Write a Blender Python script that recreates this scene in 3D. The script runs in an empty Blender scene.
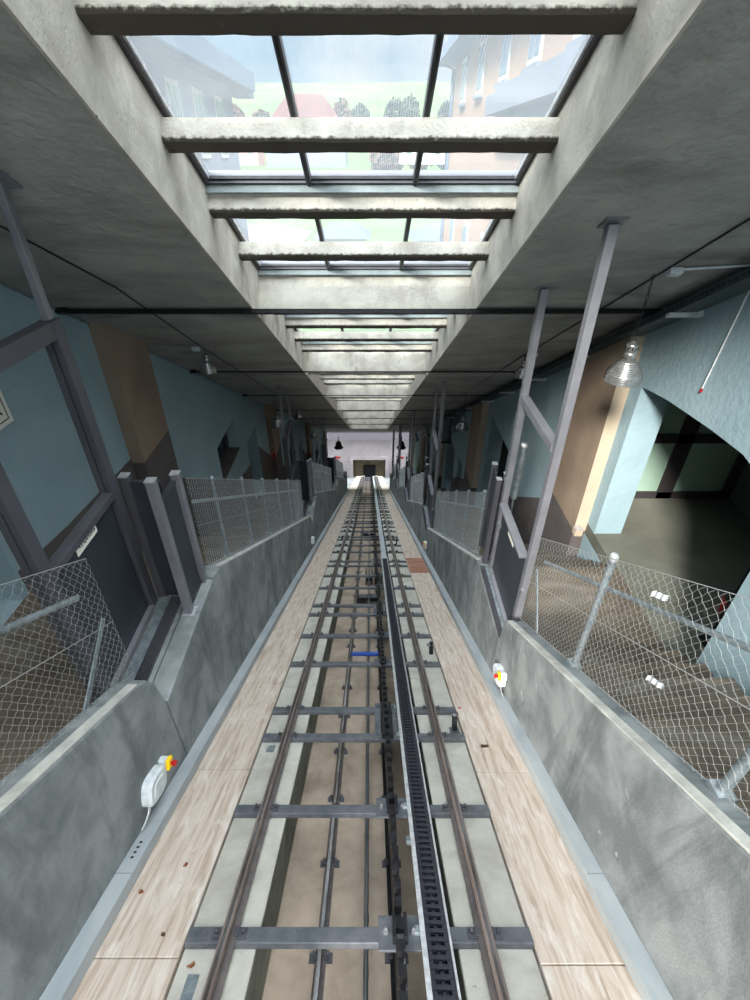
import bpy, math, random
from mathutils import Vector, Matrix, noise
R = random.Random(7)
C = bpy.context.scene.collection
PITCH = math.atan(345/497.0)
TH = PITCH - math.atan(47/497.0)
CT, ST = math.cos(TH), math.sin(TH)
TAN = ST/CT
def W(x, s, h): return Vector((x, s*CT + h*ST, -s*ST + h*CT))

# ------------------------------------------------------------------ materials
MATS = {}
def nd(nt, t, **kw):
    n = nt.nodes.new(t)
    for k, v in kw.items(): setattr(n, k, v)
    return n
def rgb(c): 
    f = lambda v: (v/255.0/12.92) if v/255.0 <= .04045 else ((v/255.0+.055)/1.055)**2.4
    return (f(c[0]), f(c[1]), f(c[2]), 1)
def mat(name, col, rough=.8, metal=0, col2=None, scale=3, detail=8, bump=0, bscale=40, stretch=(1,1,1), spec=.4, contrast=(.35,.65), col3=None, scale3=1.0, stretch3=(1,1,1), c3=(.55,.75), spots=None, spots_scale=18):
    m = bpy.data.materials.new(name); m.use_nodes = True; nt = m.node_tree
    b = nt.nodes['Principled BSDF']; L = nt.links.new
    b.inputs['Roughness'].default_value = rough; b.inputs['Metallic'].default_value = metal
    b.inputs['Specular IOR Level'].default_value = spec
    b.inputs['Base Color'].default_value = rgb(col)
    tc = nd(nt, 'ShaderNodeTexCoord')
    src = None
    def layer(prev, c, sc, st, rng, dist=0.3):
        mp = nd(nt, 'ShaderNodeMapping'); mp.inputs['Scale'].default_value = st
        L(tc.outputs['Object'], mp.inputs[0])
        n = nd(nt, 'ShaderNodeTexNoise'); n.inputs['Scale'].default_value = sc; n.inputs['Detail'].default_value = detail
        n.inputs['Roughness'].default_value = .62; n.inputs['Distortion'].default_value = dist
        L(mp.outputs[0], n.inputs['Vector'])
        r = nd(nt, 'ShaderNodeValToRGB'); r.color_ramp.elements[0].position = rng[0]; r.color_ramp.elements[1].position = rng[1]
        L(n.outputs[0], r.inputs[0])
        mx = nd(nt, 'ShaderNodeMix', data_type='RGBA')
        if prev is None: mx.inputs[6].default_value = rgb(col)
        else: L(prev, mx.inputs[6])
        mx.inputs[7].default_value = rgb(c); L(r.outputs[0], mx.inputs[0])
        return mx.outputs[2]
    if col2: src = layer(src, col2, scale, stretch, contrast)
    if col3: src = layer(src, col3, scale3, stretch3, c3, .5)
    if spots:
        src = layer(src, spots, spots_scale, (1,1,1), (.68,.74))
    if src is not None: L(src, b.inputs['Base Color'])
    if bump:
        n = nd(nt, 'ShaderNodeTexNoise'); n.inputs['Scale'].default_value = bscale; n.inputs['Detail'].default_value = 6
        L(tc.outputs['Object'], n.inputs['Vector'])
        bp = nd(nt, 'ShaderNodeBump'); bp.inputs['Strength'].default_value = min(1, bump); bp.inputs['Distance'].default_value = .02*bump
        L(n.outputs[0], bp.inputs['Height']); L(bp.outputs[0], b.inputs['Normal'])
    MATS[name] = m; return m

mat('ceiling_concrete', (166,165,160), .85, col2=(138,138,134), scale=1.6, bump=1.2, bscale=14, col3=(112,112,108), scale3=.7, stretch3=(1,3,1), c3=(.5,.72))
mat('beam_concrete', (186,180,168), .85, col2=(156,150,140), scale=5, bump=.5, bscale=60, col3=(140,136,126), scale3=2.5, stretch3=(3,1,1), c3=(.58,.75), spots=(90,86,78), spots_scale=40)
mat('wall_concrete', (140,144,144), .85, col2=(104,109,110), scale=2.6, bump=.35, bscale=90, col3=(78,82,82), scale3=2.2, stretch3=(1,1.6,.35), c3=(.5,.72), contrast=(.38,.62), spots=(178,182,180), spots_scale=6)
mat('wall_cap', (188,186,178), .85, col2=(156,154,147), scale=6, bump=.4, bscale=90)
mat('slab_concrete', (182,179,170), .85, col2=(158,155,145), scale=4, bump=.3, bscale=90, col3=(140,142,130), scale3=1.5, c3=(.6,.8), spots=(110,105,95), spots_scale=9)
mat('trough_concrete', (170,154,138), .9, col2=(136,122,108), scale=3, bump=.3, bscale=80, col3=(112,100,88), scale3=2, stretch3=(2,.6,1), c3=(.55,.8))
mat('trough_side', (120,120,108), .9, col2=(84,86,72), scale=3, bump=.3, bscale=60)
mat('board', (188,174,161), .75, col2=(148,127,109), scale=2.6, stretch=(12,.6,1), bump=.2, bscale=60, col3=(206,199,191), scale3=9, stretch3=(2.5,.5,1), c3=(.5,.75), spots=(112,94,80), spots_scale=16, contrast=(.45,.72))
mat('teal_plaster', (150,174,182), .9, col2=(136,161,170), scale=1.2, bump=.6, bscale=16, spots=(176,184,176), spots_scale=3.0)
mat('brown_plaster', (150,132,114), .9, col2=(132,115,99), scale=1.5, bump=.5, bscale=18)
mat('cream_plaster', (186,172,152), .9, col2=(172,158,138), scale=2, bump=.3, bscale=18)
mat('grey_plaster', (96,90,88), .9, col2=(80,75,74), scale=2, bump=.3, bscale=20)
mat('stair_concrete', (104,94,80), .9, col2=(80,72,62), scale=2.5, bump=.3, bscale=60, col3=(120,114,104), scale3=1.4, stretch3=(1,2,1), c3=(.5,.7))
mat('room_floor', (110,112,102), .8, col2=(92,94,85), scale=1.6, bump=.2, bscale=60)
mat('room_wall', (92,96,92), .9, col2=(80,84,80), scale=1.6)
mat('gate_metal', (84,84,90), .5, .25, col2=(74,74,80), scale=4)
mat('gate_panel', (62,66,73), .45, .3, col2=(54,58,65), scale=3)
mat('post_metal', (134,135,141), .45, .35, col2=(118,119,125), scale=4)
mat('galvanised', (150,160,164), .45, .6, col2=(120,130,136), scale=14, contrast=(.4,.6))
mat('duct_metal', (166,172,174), .6, .1, col2=(144,152,156), scale=6, stretch=(1,.3,1))
mat('wire', (168,170,168), .5, .4)
mat('wire_dark', (186,190,192), .5, .5)
mat('rail_side', (108,100,98), .65, .3, col2=(84,78,78), scale=14)
mat('rail_head', (146,132,126), .45, .5, col2=(112,98,92), scale=9, stretch=(3,.3,1))
mat('shiny_rail', (206,206,208), .22, .9, col2=(120,110,106), scale=9, stretch=(3,.3,1))
mat('tie_steel', (104,106,110), .6, .3, col2=(76,80,86), scale=9)
mat('dark_steel', (40,40,44), .45, .5, col2=(28,28,30), scale=16)
mat('black_plastic', (34,35,44), .5)
mat('aluminium', (214,216,218), .35, .6, col2=(176,178,182), scale=30)
mat('cable_steel', (112,116,118), .4, .7)
mat('blue_paint', (30,70,150), .45)
mat('white_plastic', (214,220,222), .5, col2=(180,186,188), scale=14)
mat('yellow_plastic', (244,200,20), .5)
mat('red_plastic', (170,20,26), .45)
mat('lamp_metal', (206,208,208), .25, .85, col2=(150,150,150), scale=9)
mat('bulb', (235,235,228), .3)
mat('rust', (120,60,40), .8, col2=(166,130,108), scale=5, stretch=(.4,4,1))
mat('dry_leaf', (120,70,40), .8)
mat('dark_leaf', (70,52,40), .8)
mat('tray_metal', (76,88,90), .5, .4, col2=(60,72,74), scale=6)
mat('frost_glass', (150,176,160), .35, col2=(138,165,150), scale=1.5)
mat('door_frame', (52,48,50), .6)
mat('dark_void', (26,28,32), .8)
mat('window_dark', (36,58,66), .25)
mat('sign_white', (226,224,214), .5)
mat('ink', (26,26,26), .6)
mat('house_grey', (112,118,130), .9, col2=(104,110,122), scale=.3)
mat('house_peach', (144,114,94), .9, col2=(136,108,88), scale=.3)
mat('house_white', (176,174,170), .9)
mat('house_pink', (164,118,108), .9)
mat('house_trim', (96,100,110), .8)
mat('house_blue', (78,92,112), .8)
mat('roof_red', (84,48,42), .9, col2=(72,42,38), scale=.6)
mat('roof_grey', (62,70,82), .8)
mat('win_glass', (90,104,116), .2)
mat('meadow', (62,88,36), .95, col2=(52,74,32), scale=.05, col3=(84,90,54), scale3=.03, c3=(.5,.7))
mat('foliage', (44,54,38), .95, col2=(36,46,34), scale=.5)
mat('foliage_autumn', (84,58,42), .95, col2=(68,50,38), scale=.5)
mat('portal_white', (176,170,172), .9, col2=(160,154,158), scale=.8)
mat('portal_band', (128,124,132), .9)
mat('portal_stone', (150,136,110), .9, col2=(110,98,78), scale=1.2)
mat('flashing', (132,140,140), .8, col2=(112,120,120), scale=8)
mat('wood', (140,90,55), .7)

def glass_material():
    m = bpy.data.materials.new('skylight_glass'); m.use_nodes = True; nt = m.node_tree; nt.nodes.clear(); L = nt.links.new
    out = nd(nt, 'ShaderNodeOutputMaterial'); tc = nd(nt, 'ShaderNodeTexCoord')
    sx = nd(nt, 'ShaderNodeSeparateXYZ'); L(tc.outputs['Object'], sx.inputs[0])
    def wave(o):
        a = nd(nt, 'ShaderNodeMath', operation='MULTIPLY'); a.inputs[1].default_value = 2*math.pi/.013; L(o, a.inputs[0])
        b = nd(nt, 'ShaderNodeMath', operation='SINE'); L(a.outputs[0], b.inputs[0]); return b.outputs[0]
    ad = nd(nt, 'ShaderNodeMath', operation='ADD'); L(wave(sx.outputs[0]), ad.inputs[0]); L(wave(sx.outputs[1]), ad.inputs[1])
    mr = nd(nt, 'ShaderNodeMapRange'); mr.inputs[1].default_value = .2; mr.inputs[2].default_value = 1.6
    mr.inputs[3].default_value = .02; mr.inputs[4].default_value = .11; L(ad.outputs[0], mr.inputs[0])
    ns = nd(nt, 'ShaderNodeTexNoise'); ns.inputs['Scale'].default_value = 2.2; ns.inputs['Detail'].default_value = 5; L(tc.outputs['Object'], ns.inputs['Vector'])
    m2 = nd(nt, 'ShaderNodeMapRange'); m2.inputs[3].default_value = 0; m2.inputs[4].default_value = .05; L(ns.outputs[0], m2.inputs[0])
    a2 = nd(nt, 'ShaderNodeMath', operation='ADD'); L(mr.outputs[0], a2.inputs[0]); L(m2.outputs[0], a2.inputs[1])
    tr = nd(nt, 'ShaderNodeBsdfTransparent'); tr.inputs[0].default_value = (.95,.985,1,1)
    tl = nd(nt, 'ShaderNodeBsdfTranslucent'); tl.inputs[0].default_value = (.80,.86,.9,1)
    mx = nd(nt, 'ShaderNodeMixShader'); L(a2.outputs[0], mx.inputs[0]); L(tr.outputs[0], mx.inputs[1]); L(tl.outputs[0], mx.inputs[2])
    gl = nd(nt, 'ShaderNodeBsdfGlossy'); gl.inputs['Roughness'].default_value = .05
    m3 = nd(nt, 'ShaderNodeMixShader'); m3.inputs[0].default_value = .05; L(mx.outputs[0], m3.inputs[1]); L(gl.outputs[0], m3.inputs[2])
    L(m3.outputs[0], out.inputs[0]); MATS['skylight_glass'] = m
glass_material()

# ------------------------------------------------------------------ mesh builder
def dark_edged():  # beam concrete, darker below a ragged line near the bottom edge
    m = MATS['beam_concrete'].copy(); m.name = 'dark_edged_beam'; nt = m.node_tree; L = nt.links.new; b = nt.nodes['Principled BSDF']
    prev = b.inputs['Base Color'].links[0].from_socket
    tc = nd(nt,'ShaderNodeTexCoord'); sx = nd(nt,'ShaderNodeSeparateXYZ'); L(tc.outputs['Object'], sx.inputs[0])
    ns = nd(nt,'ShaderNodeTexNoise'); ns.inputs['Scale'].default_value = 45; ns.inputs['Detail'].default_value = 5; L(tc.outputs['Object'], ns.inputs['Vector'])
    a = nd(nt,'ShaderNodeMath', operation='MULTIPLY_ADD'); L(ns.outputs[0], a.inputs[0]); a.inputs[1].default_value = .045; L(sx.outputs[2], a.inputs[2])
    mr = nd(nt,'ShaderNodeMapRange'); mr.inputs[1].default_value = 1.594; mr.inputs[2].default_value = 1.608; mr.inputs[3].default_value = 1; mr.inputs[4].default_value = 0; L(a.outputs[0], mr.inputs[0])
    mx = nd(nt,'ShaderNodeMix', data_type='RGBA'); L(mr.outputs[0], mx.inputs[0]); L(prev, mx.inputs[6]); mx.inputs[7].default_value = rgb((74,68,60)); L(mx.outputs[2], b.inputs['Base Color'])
    MATS['dark_edged_beam'] = m
dark_edged()
class MB:
    def __init__(self): self.v = []; self.f = []; self.smooth = []
    def add(self, vs, fs, smooth=False):
        o = len(self.v); self.v += [tuple(p) for p in vs]; self.f += [tuple(i+o for i in f) for f in fs]; self.smooth += [smooth]*len(fs); return self
    def box(self, x0, x1, y0, y1, z0, z1):
        return self.add([(x0,y0,z0),(x1,y0,z0),(x1,y1,z0),(x0,y1,z0),(x0,y0,z1),(x1,y0,z1),(x1,y1,z1),(x0,y1,z1)],
            [(0,3,2,1),(4,5,6,7),(0,1,5,4),(1,2,6,5),(2,3,7,6),(3,0,4,7)])
    def obox(self, c, ax, ay, az):      # box from a centre and three half-axis vectors
        c, ax, ay, az = map(Vector, (c, ax, ay, az)); vs = []
        for k in (-1,1):
            for i, j in ((-1,-1),(1,-1),(1,1),(-1,1)): vs.append(c+ax*i+ay*j+az*k)
        fs = [(0,3,2,1),(4,5,6,7),(0,1,5,4),(1,2,6,5),(2,3,7,6),(3,0,4,7)]
        return self.add(vs, fs)
    def prism(self, poly, x0, x1):      # polygon in (y,z), counter-clockwise or not, swept along x
        n = len(poly); vs = [(x0,a,b) for a,b in poly]+[(x1,a,b) for a,b in poly]
        return self.add(vs, [tuple(range(n)), tuple(range(2*n-1, n-1, -1))]+[(i,n+i,n+(i+1)%n,(i+1)%n) for i in range(n)])
    def prismy(self, poly, y0, y1):     # polygon in (x,z) swept along y
        n = len(poly); vs = [(a,y0,b) for a,b in poly]+[(a,y1,b) for a,b in poly]
        return self.add(vs, [tuple(range(n)), tuple(range(2*n-1, n-1, -1))]+[(i,n+i,n+(i+1)%n,(i+1)%n) for i in range(n)])
    def tube(self, pts, r, n=8, smooth=True, caps=True):
        pts = [Vector(p) for p in pts]; rs = r if isinstance(r, (list,tuple)) else [r]*len(pts)
        vs = []; fs = []; up = None
        for i, p in enumerate(pts):
            d = (pts[min(i+1,len(pts)-1)]-pts[max(i-1,0)]).normalized()
            if up is None: up = Vector((0,0,1)) if abs(d.z) < .9 else Vector((1,0,0))
            a = d.cross(up)
            if a.length < 1e-4: a = d.cross(Vector((0,1,0)))
            a.normalize(); b = a.cross(d).normalized(); up = b
            for k in range(n):
                t = 2*math.pi*k/n; vs.append(p + a*math.cos(t)*rs[i] + b*math.sin(t)*rs[i])
        for i in range(len(pts)-1):
            for k in range(n): fs.append((i*n+k, i*n+(k+1)%n, (i+1)*n+(k+1)%n, (i+1)*n+k))
        self.add(vs, fs, smooth)
        if caps: self.add(vs[:n], [tuple(range(n-1,-1,-1))]); self.add(vs[-n:], [tuple(range(n))])
        return self
    def lathe(self, prof, n=24, c=(0,0,0)):    # profile of (r,z)
        vs = []; fs = []
        for r, z in prof:
            for k in range(n):
                t = 2*math.pi*k/n; vs.append((c[0]+r*math.cos(t), c[1]+r*math.sin(t), c[2]+z))
        for i in range(len(prof)-1):
            for k in range(n): fs.append((i*n+k, i*n+(k+1)%n, (i+1)*n+(k+1)%n, (i+1)*n+k))
        return self.add(vs, fs, True)
    def build(self, name, m, parent=None, bevel=0, slope=False, label=None, kind=None):
        me = bpy.data.meshes.new(name); me.from_pydata(self.v, [], self.f); me.update()
        for p, s in zip(me.polygons, self.smooth): p.use_smooth = s
        bm_fix(me)
        me.materials.append(MATS[m]); o = bpy.data.objects.new(name, me); C.objects.link(o)
        if parent: o.parent = parent
        elif slope: o.rotation_euler.x = -TH
        if bevel:
            b = o.modifiers.new('bevel', 'BEVEL'); b.width = bevel; b.segments = 2; b.limit_method = 'ANGLE'
        if label: o['label'] = label
        if kind: o['kind'] = kind
        return o
import bmesh
def bm_fix(me):
    b = bmesh.new(); b.from_mesh(me); bmesh.ops.recalc_face_normals(b, faces=b.faces); b.to_mesh(me); b.free()
def thing(name, label, cat, loc=(0,0,0), slope=False, group=None):
    o = bpy.data.objects.new(name, None); o.empty_display_size = .1; C.objects.link(o); o.location = loc
    if slope: o.rotation_euler.x = -TH
    o['label'] = label; o['category'] = cat
    if group: o['group'] = group
    return o
def tag(o, label, cat, group=None):
    o['label'] = label; o['category'] = cat
    if group: o['group'] = group
    return o
def struct(o): o['kind'] = 'structure'; return o
def dup(root, off, label=None, group=None, loc=None):
    r = root.copy(); C.objects.link(r); r.location = Vector(loc) if loc else root.location + Vector(off)
    if label: r['label'] = label
    if group: r['group'] = group
    for ch in list(root.children):
        c = ch.copy(); C.objects.link(c); c.parent = r
        for g in list(ch.children):
            d = g.copy(); C.objects.link(d); d.parent = c
    return r
ORD = ['first','second','third','fourth','fifth','sixth','seventh','eighth','ninth','tenth','eleventh','twelfth']

# ------------------------------------------------------------------ the shell
S0, S1 = -1.6, 32.0            # the hall along the slope
XL, XR = -2.8, 2.75
HC = 1.29                      # ceiling above the lens, at right angles to the slope
OXL, OXR = -1.06, .96          # skylight opening
SKE = 27.0
b = MB(); b.box(-3.3, OXL, S0, S1, HC, HC+.45); b.box(OXR, 3.25, S0, S1, HC, HC+.45); b.box(OXL, OXR, SKE, S1, HC, HC+.45)
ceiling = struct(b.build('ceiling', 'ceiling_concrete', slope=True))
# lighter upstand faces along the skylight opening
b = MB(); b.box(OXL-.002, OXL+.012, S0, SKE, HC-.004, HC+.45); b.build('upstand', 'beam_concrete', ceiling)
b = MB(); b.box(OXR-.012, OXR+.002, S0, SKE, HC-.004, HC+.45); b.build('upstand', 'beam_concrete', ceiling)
SB, SP = 1.92, .735
def beam_mesh(deep, s):
    b = MB(); n = 26; d = .115; h0 = (HC+.045 if deep else 1.562); h1 = 1.715 if deep else 1.672
    # slightly irregular lower arris
    xs = [OXL+.01+(OXR-OXL-.02)*i/n for i in range(n+1)]; vs = []; 
    for i, x in enumerate(xs):
        j = (R.random()-.5)*.006
        vs += [(x,s,h1),(x,s,h0+.012+j),(x,s+.012,h0+j),(x,s+d-.012,h0-j),(x,s+d,h0+.012),(x,s+d,h1)]
    fs = []
    for i in range(n):
        for k in range(6): fs.append((i*6+k, i*6+(k+1)%6, i*6+6+(k+1)%6, i*6+6+k))
    fs += [tuple(range(6)), tuple(n*6+k for k in range(5,-1,-1))]
    b.add(vs, fs); return b
k = -4
while SB+SP*k < SKE-.15:
    deep = (k % 5 == 4)
    beam_mesh(deep, SB+SP*k).build('beam', 'beam_concrete' if deep else 'dark_edged_beam', ceiling)
    k += 1
b = MB(); b.box(OXL, OXR, SKE-.12, SKE, HC, HC+.45); b.build('end_beam', 'beam_concrete', ceiling)
# skylight glazing, one window for every two beams
HG = 1.745
MX = (-.387, .287)
wn = 1; k = -4
while SB+SP*k < SKE-.2:
    a, e = SB+SP*k-.03, min(SB+SP*(k+2)-.03, SKE)
    w = bpy.data.objects.new('window_%d' % wn, None); C.objects.link(w); w.rotation_euler.x = -TH; w['kind'] = 'structure'; wn += 1
    b = MB(); b.box(OXL, OXR, a+.02, e-.02, HG, HG+.012); b.build('glass_pane', 'skylight_glass', w)
    b = MB(); b.box(OXL, OXL+.035, a, e, HG-.05, HG+.03); b.box(OXR-.035, OXR, a, e, HG-.05, HG+.03); b.build('side_frame', 'door_frame', w)
    b = MB(); b.box(OXL+.035, OXL+.05, a, e, HG-.03, HG-.002); b.box(OXR-.05, OXR-.035, a, e, HG-.03, HG-.002); b.build('gasket', 'aluminium', w)
    for mx in MX:
        b = MB(); b.box(mx-.016, mx+.016, a+.02, e-.02, HG-.05, HG-.001); b.build('mullion', 'gate_metal', w)
        b = MB(); b.box(mx-.006, mx+.006, a+.02, e-.02, HG-.056, HG-.05); b.build('mullion_gasket', 'dark_steel', w)
    b = MB(); b.box(OXL, OXR, e-.045, e-.02, HG-.045, HG+.03); b.build('transom', 'gate_metal', w)
    b = MB(); b.box(OXL, OXR, e-.02, e+.005, HG-.09, HG+.035); b.build('flashing', 'flashing', w)
    b = MB(); b.box(OXL, OXR, e-.062, e-.045, HG-.03, HG-.012); b.build('seal', 'dark_steel', w)
    k += 2

# ---- side walls with openings, built as quads between y-stations
def ceil_z(y, h=HC): return (h - y*ST)/CT
def wall_with_openings(name, x0, x1, y0, y1, ops, m='teal_plaster', zdown=3.2):
    # ops: list of (ya, yb, [(y,z) bottom profile], [(y,z) top profile])
    b = MB(); xa, xb = min(x0,x1), max(x0,x1)
    def col(ya, yb, lo, hi): b.prism([(ya,lo[0]),(yb,lo[1]),(yb,hi[1]),(ya,hi[0])], xa, xb)
    top = lambda y: ceil_z(y)+.02
    bot = lambda y: ceil_z(y)-5.2
    cur = y0
    for (ya, yb, zb, prof) in sorted(ops, key=lambda o: o[0]):
        col(cur, ya, (bot(cur), bot(ya)), (top(cur), top(ya)))
        if zb is not None: col(ya, yb, (bot(ya), bot(yb)), (zb, zb))
        for (p, q) in zip(prof[:-1], prof[1:]):
            col(p[0], q[0], (p[1], q[1]), (top(p[0]), top(q[0])))
        cur = yb
    col(cur, y1, (bot(cur), bot(y1)), (top(cur), top(y1)))
    return struct(b.build(name, m))
PR = (5.47, -5.47*TAN); PL = (7.15, -7.15*TAN)
ZLR, ZLL = -3.78, -2.95        # landing heights
ops = []
for n in range(4):
    dy, dz = PR[0]*n, PR[1]*n
    arch = [(2.66,-2.02),(2.9,-1.88),(3.2,-1.815),(3.6,-1.82),(3.95,-1.84),(4.3,-1.862),(4.6,-1.90),(4.78,-1.93)]
    if n: arch = [(3.2,-1.75),(4.78,-1.75)]; ya = 3.2
    else: ya = 2.66
    ops.append((ya+dy, 4.78+dy, ZLR+dz-.06, [(p[0]+dy, p[1]+dz) for p in arch]))
for (ya, yb, zb, zt) in ((12.75,13.5,-8.5,-7.65),(18.2,18.9,-11.6,-10.75),(23.6,24.3,-14.7,-13.8)):
    ops.append((ya, yb, zb, [(ya,zt),(yb,zt)]))
wall_r = wall_with_openings('wall_right', XR, XR+.33, -1.9, 28.6, ops)
ops = []
ops.append((.9, 2.9, ZLL-.06, [(.9,-.98),(2.9,-1.0)]))
for n in range(3):
    dy, dz = PL[0]*n, PL[1]*n
    ops.append((8.02+dy, 9.3+dy, -5.1+dz, [(8.02+dy,-4.42+dz),(9.3+dy,-4.42+dz)]))
    ops.append((10.02+dy, 11.0+dy, ZLL+PL[1]+dz-.04, [(10.02+dy,-5.42+dz),(11.0+dy,-5.42+dz)]))
wall_l = wall_with_openings('wall_left', XL, XL-.33, -1.9, 28.6, ops)

# sloped recess shutters / dark rooms behind the openings (set back from the walls)
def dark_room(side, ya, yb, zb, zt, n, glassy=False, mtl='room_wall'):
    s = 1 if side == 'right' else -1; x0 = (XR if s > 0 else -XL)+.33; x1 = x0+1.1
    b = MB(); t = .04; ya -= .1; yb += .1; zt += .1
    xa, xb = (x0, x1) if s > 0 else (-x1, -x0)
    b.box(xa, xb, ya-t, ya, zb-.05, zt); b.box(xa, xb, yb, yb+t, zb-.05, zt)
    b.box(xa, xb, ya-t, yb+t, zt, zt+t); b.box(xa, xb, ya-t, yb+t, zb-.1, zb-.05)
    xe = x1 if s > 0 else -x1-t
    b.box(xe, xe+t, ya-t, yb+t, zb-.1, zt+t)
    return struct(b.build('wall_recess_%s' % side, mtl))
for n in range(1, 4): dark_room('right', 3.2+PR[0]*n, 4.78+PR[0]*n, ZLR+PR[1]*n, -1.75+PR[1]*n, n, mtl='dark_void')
for n in range(3): dark_room('left', 10.02+PL[0]*n, 11.0+PL[0]*n, ZLL+PL[1]*(n+1), -5.42+PL[1]*n, n)
wi = [50]
def window_in(side, ya, yb, za, zb):
    s = 1 if side == 'right' else -1; x = (XR if s > 0 else XL)
    w = bpy.data.objects.new('window_%d' % wi[0], None); C.objects.link(w); w['kind'] = 'structure'; wi[0] += 1
    b = MB(); xx = x+s*.24; b.box(min(xx,xx+s*.02), max(xx,xx+s*.02), ya, yb, za, zb); b.build('glass_pane', 'window_dark', w)
    b = MB(); f = .04; xa, xb = sorted((x+s*.18, x+s*.24))
    b.box(xa,xb,ya,yb,za,za+f); b.box(xa,xb,ya,yb,zb-f,zb); b.box(xa,xb,ya,ya+f,za,zb); b.box(xa,xb,yb-f,yb,za,zb); b.build('window_frame', 'gate_metal', w)
    b = MB(); xa, xb = sorted((x-s*.03, x+s*.18)); b.box(xa, xb, ya-.02, yb+.02, za-.03, za+.005); b.build('window_sill', 'grey_plaster', w)
for n in range(3): window_in('left', 8.02+PL[0]*n, 9.3+PL[0]*n, -5.1+PL[1]*n, -4.42+PL[1]*n)
for (ya, yb, zb, zt) in ((12.75,13.5,-8.5,-7.65),(18.2,18.9,-11.6,-10.75),(23.6,24.3,-14.7,-13.8)): window_in('right', ya, yb, zb, zt)

# painted piers
def pier(side, y0, y1, zpaint, n):
    s = 1 if side == 'right' else -1; x = XR if s > 0 else XL; xa, xb = sorted((x-s*.15, x+s*.02))
    b = MB(); b.prism([(y0,zpaint),(y1,zpaint),(y1,ceil_z(y1)+.01),(y0,ceil_z(y0)+.01)], xa, xb)
    p = struct(b.build('trim_pier_%s_%d' % (side, n), 'brown_plaster'))
    b = MB(); b.prism([(y0-.006,zpaint-.0),(y0+.001,zpaint-.0),(y0+.001,ceil_z(y0)+.005),(y0-.006,ceil_z(y0)+.005)], xa+.0, xb); b.build('reveal', 'cream_plaster' if s > 0 else 'brown_plaster', p)
    b = MB(); b.prism([(y0,zpaint-1.6),(y1,zpaint-1.9),(y1,zpaint),(y0,zpaint)], xa, xb); b.build('dado', 'grey_plaster', p)
for n in range(4): pier('left', 5.05+PL[0]*n if n else 5.05, 5.9+PL[0]*n, -2.97+PL[1]*n, n) if 5.9+PL[0]*n < 28 else None
for n in range(5): pier('right', 5.0+PR[0]*n+(.2 if n else 0), 6.0+PR[0]*n+(.2 if n else 0), -3.95+PR[1]*n, n) if 6.2+PR[0]*n < 28.5 else None

# grey dado along the stairs
def dado(side, pts, n):
    s = 1 if side == 'right' else -1; x = XR if s > 0 else XL; xa, xb = sorted((x-s*.008, x+s*.004))
    b = MB()
    for p, q in zip(pts[:-1], pts[1:]):
        if q[0]-p[0] < .01: continue
        b.prism([(p[0],p[1]-1.5),(q[0],q[1]-1.5),(q[0],q[1]),(p[0],p[1])], xa, xb)
    struct(b.build('trim_dado_%s_%d' % (side, n), 'grey_plaster'))
dado('left', [(2.92,-2.72),(3.65,-2.82),(5.04,-2.92)], 0)
for n in range(3):
    dy, dz = PL[0]*n, PL[1]*n
    dado('left', [(5.91+dy,-3.72+dz),(9.0+dy,-5.72+dz),(10.0+dy,-5.95+dz)], n+1)
    dado('left', [(11.02+dy,-6.0+dz),(12.2+dy,-6.95+dz)], n+11)
for n in range(4):
    dy, dz = PR[0]*n, PR[1]*n
    dado('right', [(6.02+dy,-4.15+dz),(8.2+dy,-5.6+dz),(8.65+dy,-5.75+dz)], n)

# room beyond the right-hand arch: floor, back wall with frosted glazed doors, side wall
b = MB(); b.box(XR-.001, 6.6, 1.6, 5.62, ZLR-.2, ZLR-.04); struct(b.build('floor_room', 'room_floor'))
b = MB(); b.box(3.08, 6.6, 5.62, 5.72, ZLR-.2, 0); struct(b.build('wall_room_back', 'room_wall'))
b = MB(); b.prismy([(4.86,ZLR-.04),(5.02,ZLR-.04),(5.02,-1.0),(4.86,-1.0)], 3.9, 5.62); b.prism([(3.9,ZLR-.04),(4.0,ZLR-.04),(4.0,-1.0),(3.9,-1.0)], 4.9, 6.6); struct(b.build('wall_room_side', 'room_wall'))
b = MB(); b.box(6.5, 6.6, 1.6, 4.0, ZLR-.04, -1.0); b.box(3.08, 6.6, 1.5, 1.6, ZLR-.04, -1.0); struct(b.build('wall_room_far', 'room_wall'))
b = MB(); b.box(3.08, 6.6, 1.5, 5.72, -1.2, -1.1); struct(b.build('ceiling_room', 'room_wall'))
dr = bpy.data.objects.new('door_1', None); C.objects.link(dr); dr['kind'] = 'structure'
b = MB(); y0, y1 = 5.54, 5.62; z0 = ZLR-.04; zt = -2.0; zb = -2.86
b.box(3.1,4.82,y0,y1,z0,z0+.10)
b.box(3.1,4.82,y0,y1,zb-.12,zb); b.box(3.1,4.82,y0,y1,zt-.1,zt)
for xa, xb in ((3.1,3.2),(3.86,4.06),(4.72,4.86)): b.box(xa,xb,y0,y1,z0,zt)
b.build('door_frame', 'door_frame', dr)
for xa, xb in ((3.2,3.86),(4.06,4.72)):
    b = MB(); b.box(xa,xb,y0+.03,y0+.05,z0+.1,zb-.12); b.build('glass_pane', 'frost_glass', dr)
    b = MB(); b.box(xa,xb,y0+.03,y0+.05,zb,zt-.1); b.build('glass_pane', 'frost_glass', dr)
b = MB(); b.box(-3.13,-1.5,-2.05,-1.9,-4,3.2); struct(b.build('wall_light_block','ceiling_concrete'))  # unseen wall added to keep rear light off the left side
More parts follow.
